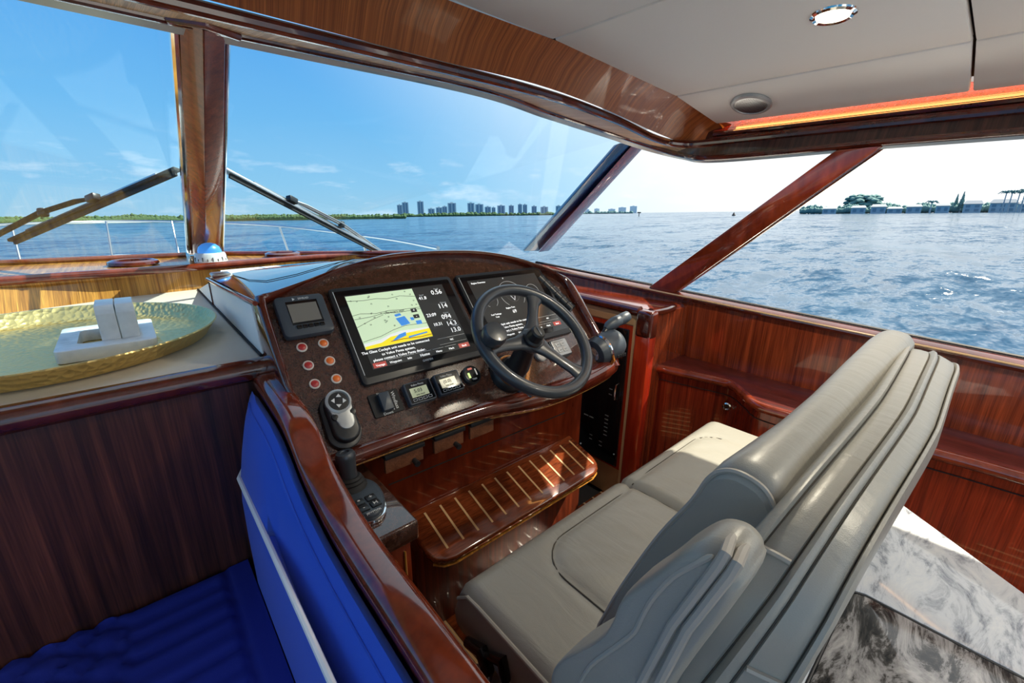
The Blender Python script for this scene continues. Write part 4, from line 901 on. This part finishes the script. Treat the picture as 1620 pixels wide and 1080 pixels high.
# ------------------------------------------------------------------ shelf vents and compass
for (x, y, r_, lb) in ((.015, 2.46, .082, 'oval varnished vent ring on the windscreen shelf left of the compass'), (.60, 2.455, .078, 'oval varnished vent ring on the windscreen shelf right of the compass')):
    v_ = thing('shelf_vent', (x, y, -.262), lb, 'vent', 'vents on the windscreen shelf')
    G().lathe([(r_*.72, 0), (r_, 0), (r_+.006, .008), (r_+.003, .018), (r_-.012, .024), (r_*.76, .020), (r_*.72, .008)], (x, y, -.263), n=40).mk('ring', 'trim', v_)
    G().lathe([(r_*.74, .006), (r_*.70, .010), (.001, .010)], (x, y, -.263), n=30).mk('grille', 'trim_mid', v_)
cc = V((.285, 2.40, -.262))
cp = thing('compass', tuple(cc), 'white dome compass with blue card at the foot of the centre mullion', 'compass')
G().lathe([(.062, 0), (.065, .005), (.059, .038), (.055, .043), (.046, .043)], cc, n=36).mk('case', 'gelcoat', cp)
G().lathe([(.046, .038), (.046, .052), (.040, .068), (.026, .080), (.012, .085), (.001, .086)], cc, n=30).mk('card', 'chart_b', cp)
G().lathe([(.051, .040), (.050, .058), (.043, .077), (.030, .089), (.014, .095), (.001, .096)], cc, n=30).mk('dome', 'glass', cp)
for k in range(20):
    a = 2*PI*k/20; G().box((-.0012, -.065, .008), (.0012, -.0605, .018 if k % 2 else .025), lambda p, q, r_: cc+V((p*math.cos(a)-q*math.sin(a), p*math.sin(a)+q*math.cos(a), r_))).mk('tick', 'ink', cp)

# ------------------------------------------------------------------ wipers outside the windscreen
def wplane(p, q, r_, off):
    nn = (V(q)-V(p)).cross(V(r_)-V(p)).normalized()
    if nn.y < 0: nn = -nn
    return (V(p)+nn*off, nn)
pl1 = wplane((-1.1, 2.74, -.262), (.235, 2.71, -.262), (.17, 1.215, .345), .035)
pl2 = wplane((.355, 2.70, -.262), (1.755, 1.86, -.268), (.235, 1.215, .345), .035)
def wiper(pl, blade, arm, clip, label, m):
    a, b = at(*blade[0], pl=pl), at(*blade[1], pl=pl)
    w_ = thing('wiper', tuple(at(*arm[0], pl=pl)), label, 'wiper', 'wipers outside the windscreen')
    nn = pl[1]
    L_ = (b-a).length; d = (b-a).normalized(); s = d.cross(nn)
    fr = lambda p, q, r_: a+d*p+s*q+nn*r_
    G().box((0, -.012, 0), (L_, .012, .012), fr).mk('blade', m, w_, bev=.003)
    G().box((L_*.02, -.004, -.014), (L_*.99, .004, .0), fr).mk('rubber_edge', 'rubber', w_)
    G().box((L_*.12, .003, .012), (L_*.90, .008, .018), fr).mk('spine', 'steel', w_)
    ap = [at(*p, pl=(pl[0]+nn*.03, nn)) for p in arm]
    G().tube(ap, .007, 10).mk('arm', m, w_); G().tube([p+s*.014 for p in ap[:-1]]+[ap[-1]], .004, 8).mk('arm_rod', m, w_)
    c_ = at(*clip, pl=(pl[0]+nn*.015, nn)); G().box((-.022, -.013, -.010), (.022, .013, .014), lambda p, q, r_: c_+d*p+s*q+nn*r_).mk('clip', 'black', w_, bev=.004)
    G().lathe([(.015, -.012), (.017, 0), (.015, .012)], ap[len(ap)//2], nn, 14).mk('joint', 'black', w_)
wiper(pl1, ((18, 383), (281, 270)), ((-40, 395), (0, 371), (68, 336), (125, 318), (147, 313)), (147, 314), 'black wiper on the centre windscreen pane, rising left to right', 'rubber')
wiper(pl2, ((355, 271), (602, 400)), ((640, 420), (600, 397), (540, 355), (481, 325), (462, 316)), (462, 317), 'slim wiper on the right windscreen pane, falling left to right', 'steel')

# ------------------------------------------------------------------ ceiling lamp and speaker
def ceil_n(x):
    d = (zc(x+.01)-zc(x-.01))/.02; return V((d, 0, -1)).normalized()
LX, LY = 1.185, .355
dl = thing('ceiling_light', (LX, LY, zc(LX)), 'round chrome recessed ceiling light, switched on', 'light')
G().lathe([(.030, -.004), (.030, .003), (.036, .006), (.041, .003), (.043, -.002)], V((LX, LY, zc(LX))), ceil_n(LX), 36).mk('ring', 'chrome', dl)
G().lathe([(.0305, -.002), (.030, .004), (.018, .006), (.001, .0065)], V((LX, LY, zc(LX))), ceil_n(LX), 30).mk('lens', 'lamp', dl)
ll = bpy.data.lights.new('lamp_light', 'SPOT'); ll.energy = 14; ll.spot_size = rad(140); ll.color = (1, .9, .7); ll.shadow_soft_size = .03
lo_ = bpy.data.objects.new('lamp_light', ll); COL.objects.link(lo_); lo_.parent = dl; lo_.location = (0, 0, -.02)
for k_, (lx, ly) in enumerate(((1.185, -.55),)):      # unseen copy of the fitting, added to fill the cabin with light
    d2_ = copy_tree(dl, None, (lx-LX, ly-LY, zc(lx)-zc(LX)))
    d2_['label'] = 'added unseen ceiling light above the stone counter, for cabin fill'
SX, SY = 1.605, .665
spk = thing('ceiling_speaker', (SX, SY, zc(SX)), 'round grey perforated ceiling speaker near the windscreen corner', 'speaker')
sn = ceil_n(SX); s1 = V((0, 1, 0)); s2 = sn.cross(s1); sc_ = V((SX, SY, zc(SX)))
G().lathe([(.060, -.003), (.062, .003), (.058, .008), (.050, .010), (.048, .006)], sc_, sn, 40).mk('ring', 'grey', spk)
G().lathe([(.049, .004), (.048, .008), (.030, .010), (.001, .011)], sc_, sn, 36).mk('grille', 'steel', spk)
g = G()
for i in range(-9, 10):
    for j in range(-9, 10):
        a = i*.0052+(j % 2)*.0026; b = j*.0046
        if a*a+b*b < .045**2:
            c_ = sc_+s1*a+s2*b+sn*(.0105 if a*a+b*b < .03**2 else .0092); g.add([c_+s1*.0014*math.cos(t)+s2*.0014*math.sin(t)+sn*.0008 for t in (0, 1.05, 2.09, 3.14, 4.19, 5.24)], [tuple(range(6))])
o = g.mk('grille_holes', 'black', spk); o['kind'] = 'stuff'

# ------------------------------------------------------------------ helm bench
hb = thing('helm_bench', (.87, .3, -1.25), 'wide taupe leather helm bench with two seat cushions and padded back', 'bench')
G().box((.47, .14, -1.25), (1.30, .44, -.84)).mk('pedestal', 'trim_mid', hb, bev=.01)
def cushion(x0, x1, y0, y1, z0, z1, name, left_end):
    nx, ny = 40, 40; rows = []
    def prof(s):       # rounded section, s along y
        return s
    top_ = []
    for j in range(ny+1):
        r_ = []
        for i in range(nx+1):
            a = i/nx; b = j/ny; x = x0+(x1-x0)*a; y = y0+(y1-y0)*b
            ex = min(a, 1-a)*(x1-x0); ey = min(b, 1-b)*(y1-y0)
            def drop(e, r0): return 0 if e >= r0 else r0-math.sqrt(max(0, r0*r0-(r0-e)**2))
            rr_ = .018; z = z1-drop(ex, rr_)*.9-drop((1-b)*(y1-y0), .045)*1.0
            z += .006*math.sin(PI*a)*math.sin(PI*b)
            # sunken/raised insert panel with rounded front corner
            if ey > 0:
                if left_end: ins = max(.155-(x-x0), (y-(y1-.055)), 0)
                else: ins = max((x-(x1-.11)), (y-(y1-.045)), 0)
                if left_end:
                    px_, py_ = .155+.09-(x-x0), y-(y1-.055-.09)
                    dd = math.hypot(max(px_, 0), max(py_, 0))-.09
                else:
                    px_, py_ = x-(x1-.11-.08), y-(y1-.045-.08)
                    dd = math.hypot(max(px_, 0), max(py_, 0))-.08
                z -= .0055*math.exp(-(dd/.006)**2)
                if dd < 0: z += .004*(1-math.exp(-(dd/.02)**2)) + .0030*noise.noise(V((x*9, y*30+x*25, 1)))*min(1, -dd/.05)
            r_.append(V((x, y, z)))
        top_.append(r_)
    g = G(); g.grid(top_)
    k = nx+1; per = [top_[0][i] for i in range(nx+1)]+[top_[j][nx] for j in range(1, ny+1)]+[top_[ny][i] for i in range(nx-1, -1, -1)]+[top_[j][0] for j in range(ny-1, 0, -1)]
    cx, cy = (x0+x1)/2, (y0+y1)/2
    lv = []
    for t, ins in ((.25, -.004), (.6, -.002), (.9, .006), (1.0, .02)):
        lv.append([V((p.x+(ins if p.x < cx else -ins)*(1 if abs(p.x-cx) > (x1-x0)/2-.002 else .0), p.y+(ins if p.y < cy else -ins)*(1 if abs(p.y-cy) > (y1-y0)/2-.002 else 0), p.z+(z0-p.z)*t)) for p in per])
    g.grid([per]+lv, closed_u=True); g.add(lv[-1], [tuple(range(len(per)))])
    return g.mk(name, 'leather', hb, ang=55), per
cs1, per1 = cushion(.362, .875, .13, .560, -.835, -.685, 'seat_cushion', True)
cs2, per2 = cushion(.883, 1.405, .13, .560, -.835, -.685, 'seat_cushion', False)
def inset_line(x0, x1, y0, y1, left_end, zz):
    if left_end: c_ = [(x1-.004, y1-.055), (x0+.155+.09, y1-.055)]+[(x0+.245-.09*math.sin(a), y1-.145+.09*math.cos(a)) for a in np.linspace(.2, PI/2, 7)]+[(x0+.155, y0+.12), (x0+.155, y0+.02)]
    else: c_ = [(x0+.004, y1-.045), (x1-.19, y1-.045)]+[(x1-.19+.08*math.sin(a), y1-.125+.08*math.cos(a)) for a in np.linspace(.2, PI/2, 7)]+[(x1-.11, y0+.1), (x1-.11, y0+.02)]
    pts = []
    for x, y in resample(c_, 4):
        a, b = (x-x0)/(x1-x0), (y-y0)/(y1-y0); ex = min(a, 1-a)*(x1-x0); e2 = (1-b)*(y1-y0)
        dr = lambda e, r0: 0 if e >= r0 else r0-math.sqrt(max(0, r0*r0-(r0-e)**2))
        pts.append((x, y, zz-dr(ex, .018)*.9-dr(e2, .045)+.006*math.sin(PI*a)*math.sin(PI*b)-.0040))
    G().tube(pts, .0017, 5).mk('inset_seam', 'stitch', hb)
inset_line(.362, .875, .13, .560, True, -.685); inset_line(.883, 1.405, .13, .560, False, -.685)
G().tube([(.3615, y, -.7015 if y < .52 else -.7015-(y-.52)*.9) for y in np.linspace(.13, .555, 14)], .0042, 8).mk('piping', 'piping', hb)
# back shell: upholstered strips that run the width and turn down at both ends
path = cat([(1.415, .72), (1.415, .50), (1.405, .385), (1.37, .325), (1.30, .298), (1.15, .283), (.95, .276), (.70, .272), (.52, .276), (.43, .294), (.378, .335), (.355, .40), (.346, .50), (.345, .60), (.345, .72)], 7)
def pnorm(i):
    a = path[max(0, i-1)]; b = path[min(len(path)-1, i+1)]; dx, dh = b[0]-a[0], b[1]-a[1]; L = math.hypot(dx, dh); return (-dh/L, dx/L) # outward in (X,h)
def bpt(i, k, off):
    x, h = path[i]; nx_, nh = pnorm(i)
    cx_ = 1-.0
    x2, h2 = x-nx_*0, h
    # outward: away from (0.88, 0.6)
    vx, vh = x-.88, h-.62
    s = 1 if (nx_*vx+nh*vh) > 0 else -1
    X_ = x+s*nx_*off; H_ = h+s*nh*off
    k += .048*max(0, min(1, (.80-x)/.42))*max(0, 1-k/.345)
    k += (k/.345)*.055*max(0, min(1, (x-.80)/.55))**1.6+(1-k/.345)*.06*max(0, min(1, (x-1.18)/.20))**2-.014*math.exp(-((x-.75)/.22)**2)
    Y_ = k*H_+max(0, h-.33)*.06
    return V((X_, Y_, -H_))
strips = [(.345, -.010), (.338, .004), (.325, .010), (.308, .010), (.298, .003), (.293, -.001), (.286, .002), (.24, .0025), (.198, .001), (.190, -.003), (.184, .002), (.172, .006), (.158, .004), (.150, -.001), (.145, -.004), (.138, -.001), (.10, -.006), (.062, -.012), (.056, -.018), (.050, -.011), (.038, -.012), (.030, -.020), (.028, -.04)]
rows = [[bpt(i, k, o) for k, o in strips] for i in range(len(path))]
g = G(); g.grid(rows); g.add([r[-1] for r in rows], [tuple(range(len(rows)))]); g.add([r[0] for r in rows], [tuple(range(len(rows)))]); g.mk('back_shell', 'leather', hb, ang=50)
for k_, o_ in ((.2975, -.0), (.2925, 0), (.1905, -.002), (.1455, -.003), (.0565, -.017)):
    G().tube([bpt(i, k_, o_) for i in range(2, len(path)-2)], .0014, 5).mk('seam_line', 'stitch', hb)
def cross_seam(i, a, b, name='cross_seam'):
    ks = [q for q in strips if b <= q[0] <= a]; G().tube([bpt(i, k, o+.0015) for k, o in ks], .003, 6).mk(name, 'piping', hb)
i1 = min(range(60, len(path)), key=lambda i: abs(path[i][0]-.40)); i2 = min(range(60, len(path)), key=lambda i: abs(path[i][0]-.352)+abs(path[i][1]-.40)*.5)
cross_seam(i1, .286, .198); cross_seam(i2, .138, .062)
# bolster (padded back rest) in front of the shell
bsec = cat([(.094, .300), (.098, .283), (.112, .268), (.135, .263), (.153, .270), (.166, .288), (.180, .330), (.212, .405), (.245, .50), (.275, .60), (.29, .69), (.22, .71), (.12, .62), (.09, .40)], 4, closed=True)
rows = []
for X_, s in ((.452, .86), (.456, .93), (.466, .98), (.480, 1.0), (.52, 1.0), (.57, 1.0), (.63, 1.0), (.70, 1.0), (.78, 1.0), (.87, 1.0), (.95, 1.0), (1.03, 1.0), (1.14, 1.0), (1.25, 1.0), (1.33, .97), (1.375, .90), (1.395, .80)):
    cy_, ch_ = .15, .40
    fy = float(np.interp(X_, [.45, .5, .63, .78, 1.03, 1.25, 1.40], [1.10, 1.02, .86, .86, 1.02, 1.12, 1.14])); s_ = s
    rows.append([V((X_, cy_+((y if y < .12 else .12+(y-.12)*fy)-cy_)*s, -(ch_+(h-ch_)*s + (.012*math.sin(PI*(X_-.45)/.95)*-1 if 0 else 0)))) for y, h in bsec])
g = G(); g.grid(rows, closed_u=True); m_ = len(bsec)
g.add(rows[0], [tuple(range(m_))]); g.add(rows[-1], [tuple(range(m_))]); g.mk('back_bolster', 'leather', hb, ang=50)
G().tube([V((p.x-.001, p.y, p.z)) for p in rows[1][3*1:40]], .0032, 6).mk('bolster_piping', 'piping', hb)
# folded-up armrest at the near end
AX0, AX1 = .276, .338
arm_o = [(888, 1090), (895, 1035), (965, 990), (988, 960), (1006, 922), (1060, 882), (1093, 856), (1125, 843), (1158, 850), (1180, 868), (1190, 892), (1180, 930), (1065, 1085), (1000, 1200), (930, 1260)]
ap = [at(*p, X=.300) for p in arm_o]; ay = cat([(p.y, p.z) for p in ap], 4, closed=True)
cyx, czx = sum(p[0] for p in ay)/len(ay), sum(p[1] for p in ay)/len(ay)
lv = []
for x, s in ((AX0+.001, .55), (AX0, .86), (AX0+.002, .93), (AX0+.010, .985), (AX0+.020, 1.0), (AX1-.02, 1.0), (AX1-.005, .96), (AX1, .88)):
    lv.append([V((x, cyx+(a-cyx)*s, czx+(b-czx)*s)) for a, b in ay])
g = G(); g.grid(lv, closed_u=True); g.add(lv[0], [tuple(range(len(ay)))]); g.add(lv[-1], [tuple(range(len(ay)))])
ar = g.mk('armrest', 'leather', hb, ang=60)
for (p, q, w_) in (((1148, 876), (1012, 1085), (1160, 848)), ((1166, 892), (1040, 1085), (1181, 864))):
    tt = at(*w_, X=.306)
    a, b = at(*p, X=AX0-.001), at(*q, X=AX0-.001); G().tube([tt, a.lerp(tt, .55)+V((-.002, 0, .002)), a, a.lerp(b, .06), a.lerp(b, .5)+V((0, .004, 0)), b], [.003, .0042, .0042, .0042, .0042, .0042], 8).mk('armrest_piping', 'piping', ar)
sp_ = [at(x, y, X=AX0+.001) for x, y in ((1128, 878), (1100, 892), (1065, 912), (1034, 945), (1018, 972), (1003, 1000), (975, 1022), (935, 1052), (915, 1085))]
G().tube([tuple(p) for p in cat([tuple(q) for q in sp_], 3)], [.0008]+[.0024]*24, 6).mk('armrest_seam', 'piping', ar)
# swivel catch below the cushion
hk = G().tube([at(740, 1015, X=.345), at(762, 1030, X=.345), at(772, 1060, X=.345), at(765, 1090, X=.345)], [.010, .013, .012, .010], 12); hk.mk('release_lever', 'gloss', hb)
G().tube([at(770, 1035, X=.35), at(795, 1045, X=.35), at(800, 1075, X=.35)], [.008, .011, .009], 12).mk('release_lever', 'gloss', hb)
G().box((.33, .26, -.90), (.40, .50, -.85)).mk('side_rail', 'steel', hb, bev=.005)

# ------------------------------------------------------------------ stone counter behind the bench
sz = -.65
ct = thing('stone_counter', (.5, -.3, -1.25), 'pale veined granite counter behind the helm bench', 'counter')
poly = [(.05, .068), (1.262, .068), (1.249, .030), (1.096, -.159), (.75, -.60), (.05, -.60)]
LIDX, LIDY = .872, .047
opn = [(.05, LIDY), (LIDX-.02, LIDY), (LIDX-.006, LIDY-.006), (LIDX, LIDY-.02), (LIDX, -.60)]
G().prism([(LIDX+.004, -.60), (LIDX+.004, LIDY-.018), (LIDX-.003, LIDY-.003), (LIDX-.018, LIDY+.004), (.05, LIDY+.004), (.05, .068), (1.262, .068), (1.249, .030), (1.096, -.159), (.90, -.401), (.90, -.60)][::-1], sz-.03, sz, I3).mk('counter_top', 'stone', ct, bev=.002)
G().prism(opn+[(.05, -.60)], sz-.03, sz-.001, I3).mk('lid', 'stone_dark', ct, bev=.003)
G().tube([(a, b, sz-.003) for a, b in ((.05, LIDY+.002), (LIDX-.02, LIDY+.002), (LIDX-.004, LIDY-.004), (LIDX+.002, LIDY-.02), (LIDX+.002, -.60))], .0026, 8).mk('gasket', 'gasket', ct)
G().prism([(.06, .03), (1.2, .03), (1.19, .0), (1.04, -.18), (.88, -.39), (.88, -.60), (.06, -.60)], -1.25, sz-.03, I3).mk('counter_body', 'wood_x', ct)

# ================================================================== THE FAR SHORE
e3 = SEA_UP; SEA0 = -e3*3.0
def far(x, R, h=0, dr=0):
    d = ray(x, 338); d = (d-e3*d.dot(e3)).normalized(); return SEA0+d*(R+dr)+e3*h
def hpx(x, y, R):      # height above the sea that shows at pixel row y
    d = ray(x, y).normalized(); dh = (d-e3*d.dot(e3)); return d.dot(e3)/dh.length*R+3.0
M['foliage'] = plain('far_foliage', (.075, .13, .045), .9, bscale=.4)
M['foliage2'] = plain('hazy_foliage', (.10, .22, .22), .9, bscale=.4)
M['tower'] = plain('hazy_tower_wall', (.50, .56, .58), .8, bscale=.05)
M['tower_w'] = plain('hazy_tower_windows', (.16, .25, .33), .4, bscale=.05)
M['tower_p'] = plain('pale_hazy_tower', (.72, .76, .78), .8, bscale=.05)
M['sand'] = plain('pale_sand', (.75, .72, .62), .9, bscale=.5)
M['house'] = plain('pale_house_wall', (.42, .50, .56), .8, bscale=.5)
M['roof'] = plain('grey_roof', (.34, .38, .42), .8, bscale=.5)
OCT = []
def blob(g, c, rx, ry, rz, rn_):
    bmx = bmesh.new(); bmesh.ops.create_icosphere(bmx, subdivisions=1, radius=1)
    g.add([c+V((v.co.x*rx*(.8+.4*rn_.random()), v.co.y*ry*(.8+.4*rn_.random()), v.co.z*rz*(.8+.4*rn_.random()))) for v in bmx.verts], [tuple(v.index for v in f.verts) for f in bmx.faces]); bmx.free()
def treeline(x0, x1, R, ytop, label, m, step=1.6, name='tree_line'):
    g = G(); rn_ = random.Random(int(x0)); x = x0
    while x < x1:
        t = (x-x0)/(x1-x0); yt = ytop(x)+rn_.uniform(-1.6, 2.0); H = hpx(x, yt, R)
        w_ = R/700*2.2
        blob(g, far(x, R, H*.72, rn_.uniform(-6, 6)), w_*rn_.uniform(.8, 1.5), w_, H*.28, rn_); blob(g, far(x+1, R, H*.35, -8), w_*1.6, w_, H*.4, rn_)
        x += step*rn_.uniform(.6, 1.3)
    o = g.mk(name, m, ang=180); tag(o, label, 'trees', kind='stuff'); return o
treeline(-30, 300, 500, lambda x: 343-3*math.exp(-((x-215)/25)**2)-(x/150), 'green mangrove shore seen left of the mullion', 'foliage')
treeline(345, 640, 480, lambda x: 340+.5*math.sin(x/40)-(x-345)/200, 'green mangrove shore seen right of the mullion, up to the first towers', 'foliage')
treeline(640, 900, 1000, lambda x: 337.5-(x-640)/150+.6*math.sin(x/25), 'low green shore beneath the row of towers', 'foliage')
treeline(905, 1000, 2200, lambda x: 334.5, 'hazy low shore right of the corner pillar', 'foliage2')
def rshore(x): return 326.5-5*max(0, min(1, (x-1300)/200))-3*max(0, min(1, (x-1560)/60))+2.2*math.sin(x/9)
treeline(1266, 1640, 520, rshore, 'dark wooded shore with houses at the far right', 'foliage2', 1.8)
g = G(); g.grid([[far(x, R_, h) for x in range(-40, 640, 40)] for R_, h in ((470, .1), (485, .5), (560, .8))]); o = g.mk('sand_bank', 'sand'); struct(o)
# towers
tw = [(629, 637, 324), (637, 647, 320), (661, 671, 318.5), (677.5, 688, 330), (690, 700, 328), (700, 708, 326.5), (709, 722, 321), (740, 751, 321), (752, 765, 323), (767, 777, 327), (778, 784, 328), (787, 799, 325), (805, 813, 325), (819.5, 826, 323), (827, 834, 323.5), (841, 849, 326), (855, 867, 327), (879, 888, 325.5), (925, 932, 331), (940, 948, 330), (962, 973, 330.5), (978, 990, 328), (996, 1007, 326)]
nmz = ['first', 'second', 'third', 'fourth', 'fifth', 'sixth', 'seventh', 'eighth', 'ninth', 'tenth', 'eleventh', 'twelfth', 'thirteenth', 'fourteenth', 'fifteenth', 'sixteenth', 'seventeenth', 'eighteenth']
for k, (x0, x1, yt) in enumerate(tw):
    R_ = 3400 if k < 18 else 4200
    H = hpx((x0+x1)/2, yt, R_); c = far((x0+x1)/2, R_); a = far(x0, R_); b = far(x1, R_); ex = (b-a); W = ex.length; ex.normalize(); ey = ex.cross(e3)
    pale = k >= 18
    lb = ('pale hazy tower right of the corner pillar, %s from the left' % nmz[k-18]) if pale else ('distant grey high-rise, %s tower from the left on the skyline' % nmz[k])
    t_ = thing('tower_block', tuple(c), lb, 'tower', 'hazy towers beyond the corner pillar' if pale else 'towers on the skyline')
    fr = lambda p, q, r_: c+ex*p-ey*q+e3*r_
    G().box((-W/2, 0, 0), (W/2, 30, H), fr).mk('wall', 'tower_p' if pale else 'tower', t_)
    if not pale:
        G().box((-W*.32, -2, 8), (-W*.10, 0, H-4), fr).mk('window_bay', 'tower_w', t_); G().box((W*.08, -2, 8), (W*.32, 0, H-4), fr).mk('window_bay', 'tower_w', t_)
        G().box((-W*.2, 6, H), (W*.15, 20, H+6), fr).mk('roof_house', 'tower', t_)
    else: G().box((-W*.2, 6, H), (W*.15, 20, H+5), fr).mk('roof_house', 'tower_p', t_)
# right shore: houses and trees
hs = [(1300, 1322, 327, 'low pale shore house at the left end of the wooded point'), (1345, 1368, 325, 'pale house beneath the big round tree'), (1376, 1400, 323, 'long pale roofed house right of the round tree'), (1402, 1426, 327, 'small white boathouse by the water'), (1432, 1456, 323, 'grey roofed house midway along the wooded shore'), (1478, 1500, 321, 'pale house left of the tall pines'), (1521, 1550, 317, 'white flat-roofed house right of the tall pines'), (1562, 1604, 315, 'large two-storey white house with balcony windows'), (1606, 1640, 317, 'pale house at the right edge of the shore')]
for x0, x1, yt, lb in hs:
    R_ = 500; c = far((x0+x1)/2, R_); a = far(x0, R_); b = far(x1, R_); ex = (b-a); W = ex.length; ex.normalize(); ey = ex.cross(e3); H = hpx((x0+x1)/2, yt, R_)
    h_ = thing('shore_house', tuple(c), lb, 'house', 'houses on the right shore'); fr = lambda p, q, r_: c+ex*p-ey*q+e3*r_
    hb_ = max(1.5, H*.45)
    G().box((-W/2, 0, 0), (W/2, 8, H*.72), fr).mk('wall', 'house', h_)
    G().hexa([fr(-W*.56, -1, H*.72), fr(W*.56, -1, H*.72), fr(W*.56, 9, H*.72), fr(-W*.56, 9, H*.72)], [fr(-W*.42, 2.5, H), fr(W*.42, 2.5, H), fr(W*.42, 5, H), fr(-W*.42, 5, H)]).mk('roof', 'house' if W > 25 else 'roof', h_)
    nw = max(2, int(W/4))
    for i in range(nw):
        p0 = -W/2+W*(i+.25)/nw
        for (za, zb) in (((.12, .32), (.42, .62)) if H > 8 else ((.2, .55),)): G().box((p0, -.25, H*za), (p0+W*.5/nw, 0, H*zb), fr).mk('window', 'tower_w', h_)
def tree(x, yt, wpx, R_, label, kind, m='foliage2'):
    H = hpx(x, yt, R_); c = far(x, R_); t_ = thing(kind, tuple(c), label, 'tree', None); rn_ = random.Random(int(x)); W = wpx/700*R_
    G().tube([c, c+e3*H*.5], [.6, .35], 6).mk('trunk', 'roof', t_)
    g = G()
    if kind == 'round_tree':
        for k in range(60):
            a = rn_.uniform(0, 2*PI); rr_ = math.sqrt(rn_.random())*.42; z = rn_.uniform(.35, .9)
            blob(g, c+V((math.cos(a)*rr_*W, math.sin(a)*rr_*W, 0))+e3*H*(.35+(z-.35)*math.cos(rr_*2.2)), W*.12, W*.12, H*.11, rn_)
    elif kind == 'pine_tree':
        for k in range(12): blob(g, c+e3*H*(.25+.06*k), W*.5*(1-k/13), W*.5*(1-k/13), H*.045, rn_)
    else:
        for k in range(9):
            a = 2*PI*k/9; L_ = W*.5; p = c+e3*H*.93; g.tube([p, p+V((math.cos(a), math.sin(a), 0))*L_*.55+e3*L_*.25, p+V((math.cos(a), math.sin(a), 0))*L_-e3*L_*.15], [.5, .45, .1], 5)
    g.mk('crown', m, t_)
    if kind == 'palm_tree': G().tube([c+e3*H*.4, c+e3*H*.93], .3, 6).mk('upper_trunk', 'roof', t_)
tree(1362, 305, 42, 540, 'large round bluish tree on the far shore', 'round_tree')
tree(1517, 301, 7, 510, 'tall dark pine, the taller of two on the shore', 'pine_tree')
tree(1508, 305, 6, 515, 'slim pine left of the tallest one', 'pine_tree')
for k, (x, yt, lb) in enumerate(((1583, 303, 'palm above the large white house, leftmost of the group'), (1592, 302, 'palm above the large white house, second of the group'), (1604, 303, 'palm near the right edge, third of the group'), (1612, 300, 'tallest palm at the right edge'), (1470, 319, 'low palm midway along the wooded shore'))): tree(x, yt, 13, 480, lb, 'palm_tree')
mkx = thing('channel_marker', tuple(far(1011, 420)), 'dark channel marker post standing in the bay', 'marker'); c = far(1011, 420)
G().tube([c, c+e3*2.9], .35, 8).mk('post', 'gasket', mkx); G().box((-1.6, -.2, 2.6), (1.6, .2, 3.6), lambda p, q, r_: c+V((p*.7, -p*.7, 0))+V((q, q, 0))+e3*r_).mk('day_board', 'gasket', mkx)
by = thing('buoy', tuple(far(1161, 380)), 'tiny dark buoy floating far off to starboard', 'buoy'); c = far(1161, 380)
G().lathe([(1.3, -.3), (1.3, .4), (.9, 1.0), (.3, 2.2), (.05, 2.6)], c, e3, 12).mk('float', 'gasket', by)

# ------------------------------------------------------------------ lift everything so the sole is z = 0
for o in bpy.data.objects:
    if o.parent is None: o.location.z += LIFT
for o in bpy.data.objects:
    for k_ in ('label', 'category'):
        if k_ in o.keys() and not o[k_]: del o[k_]
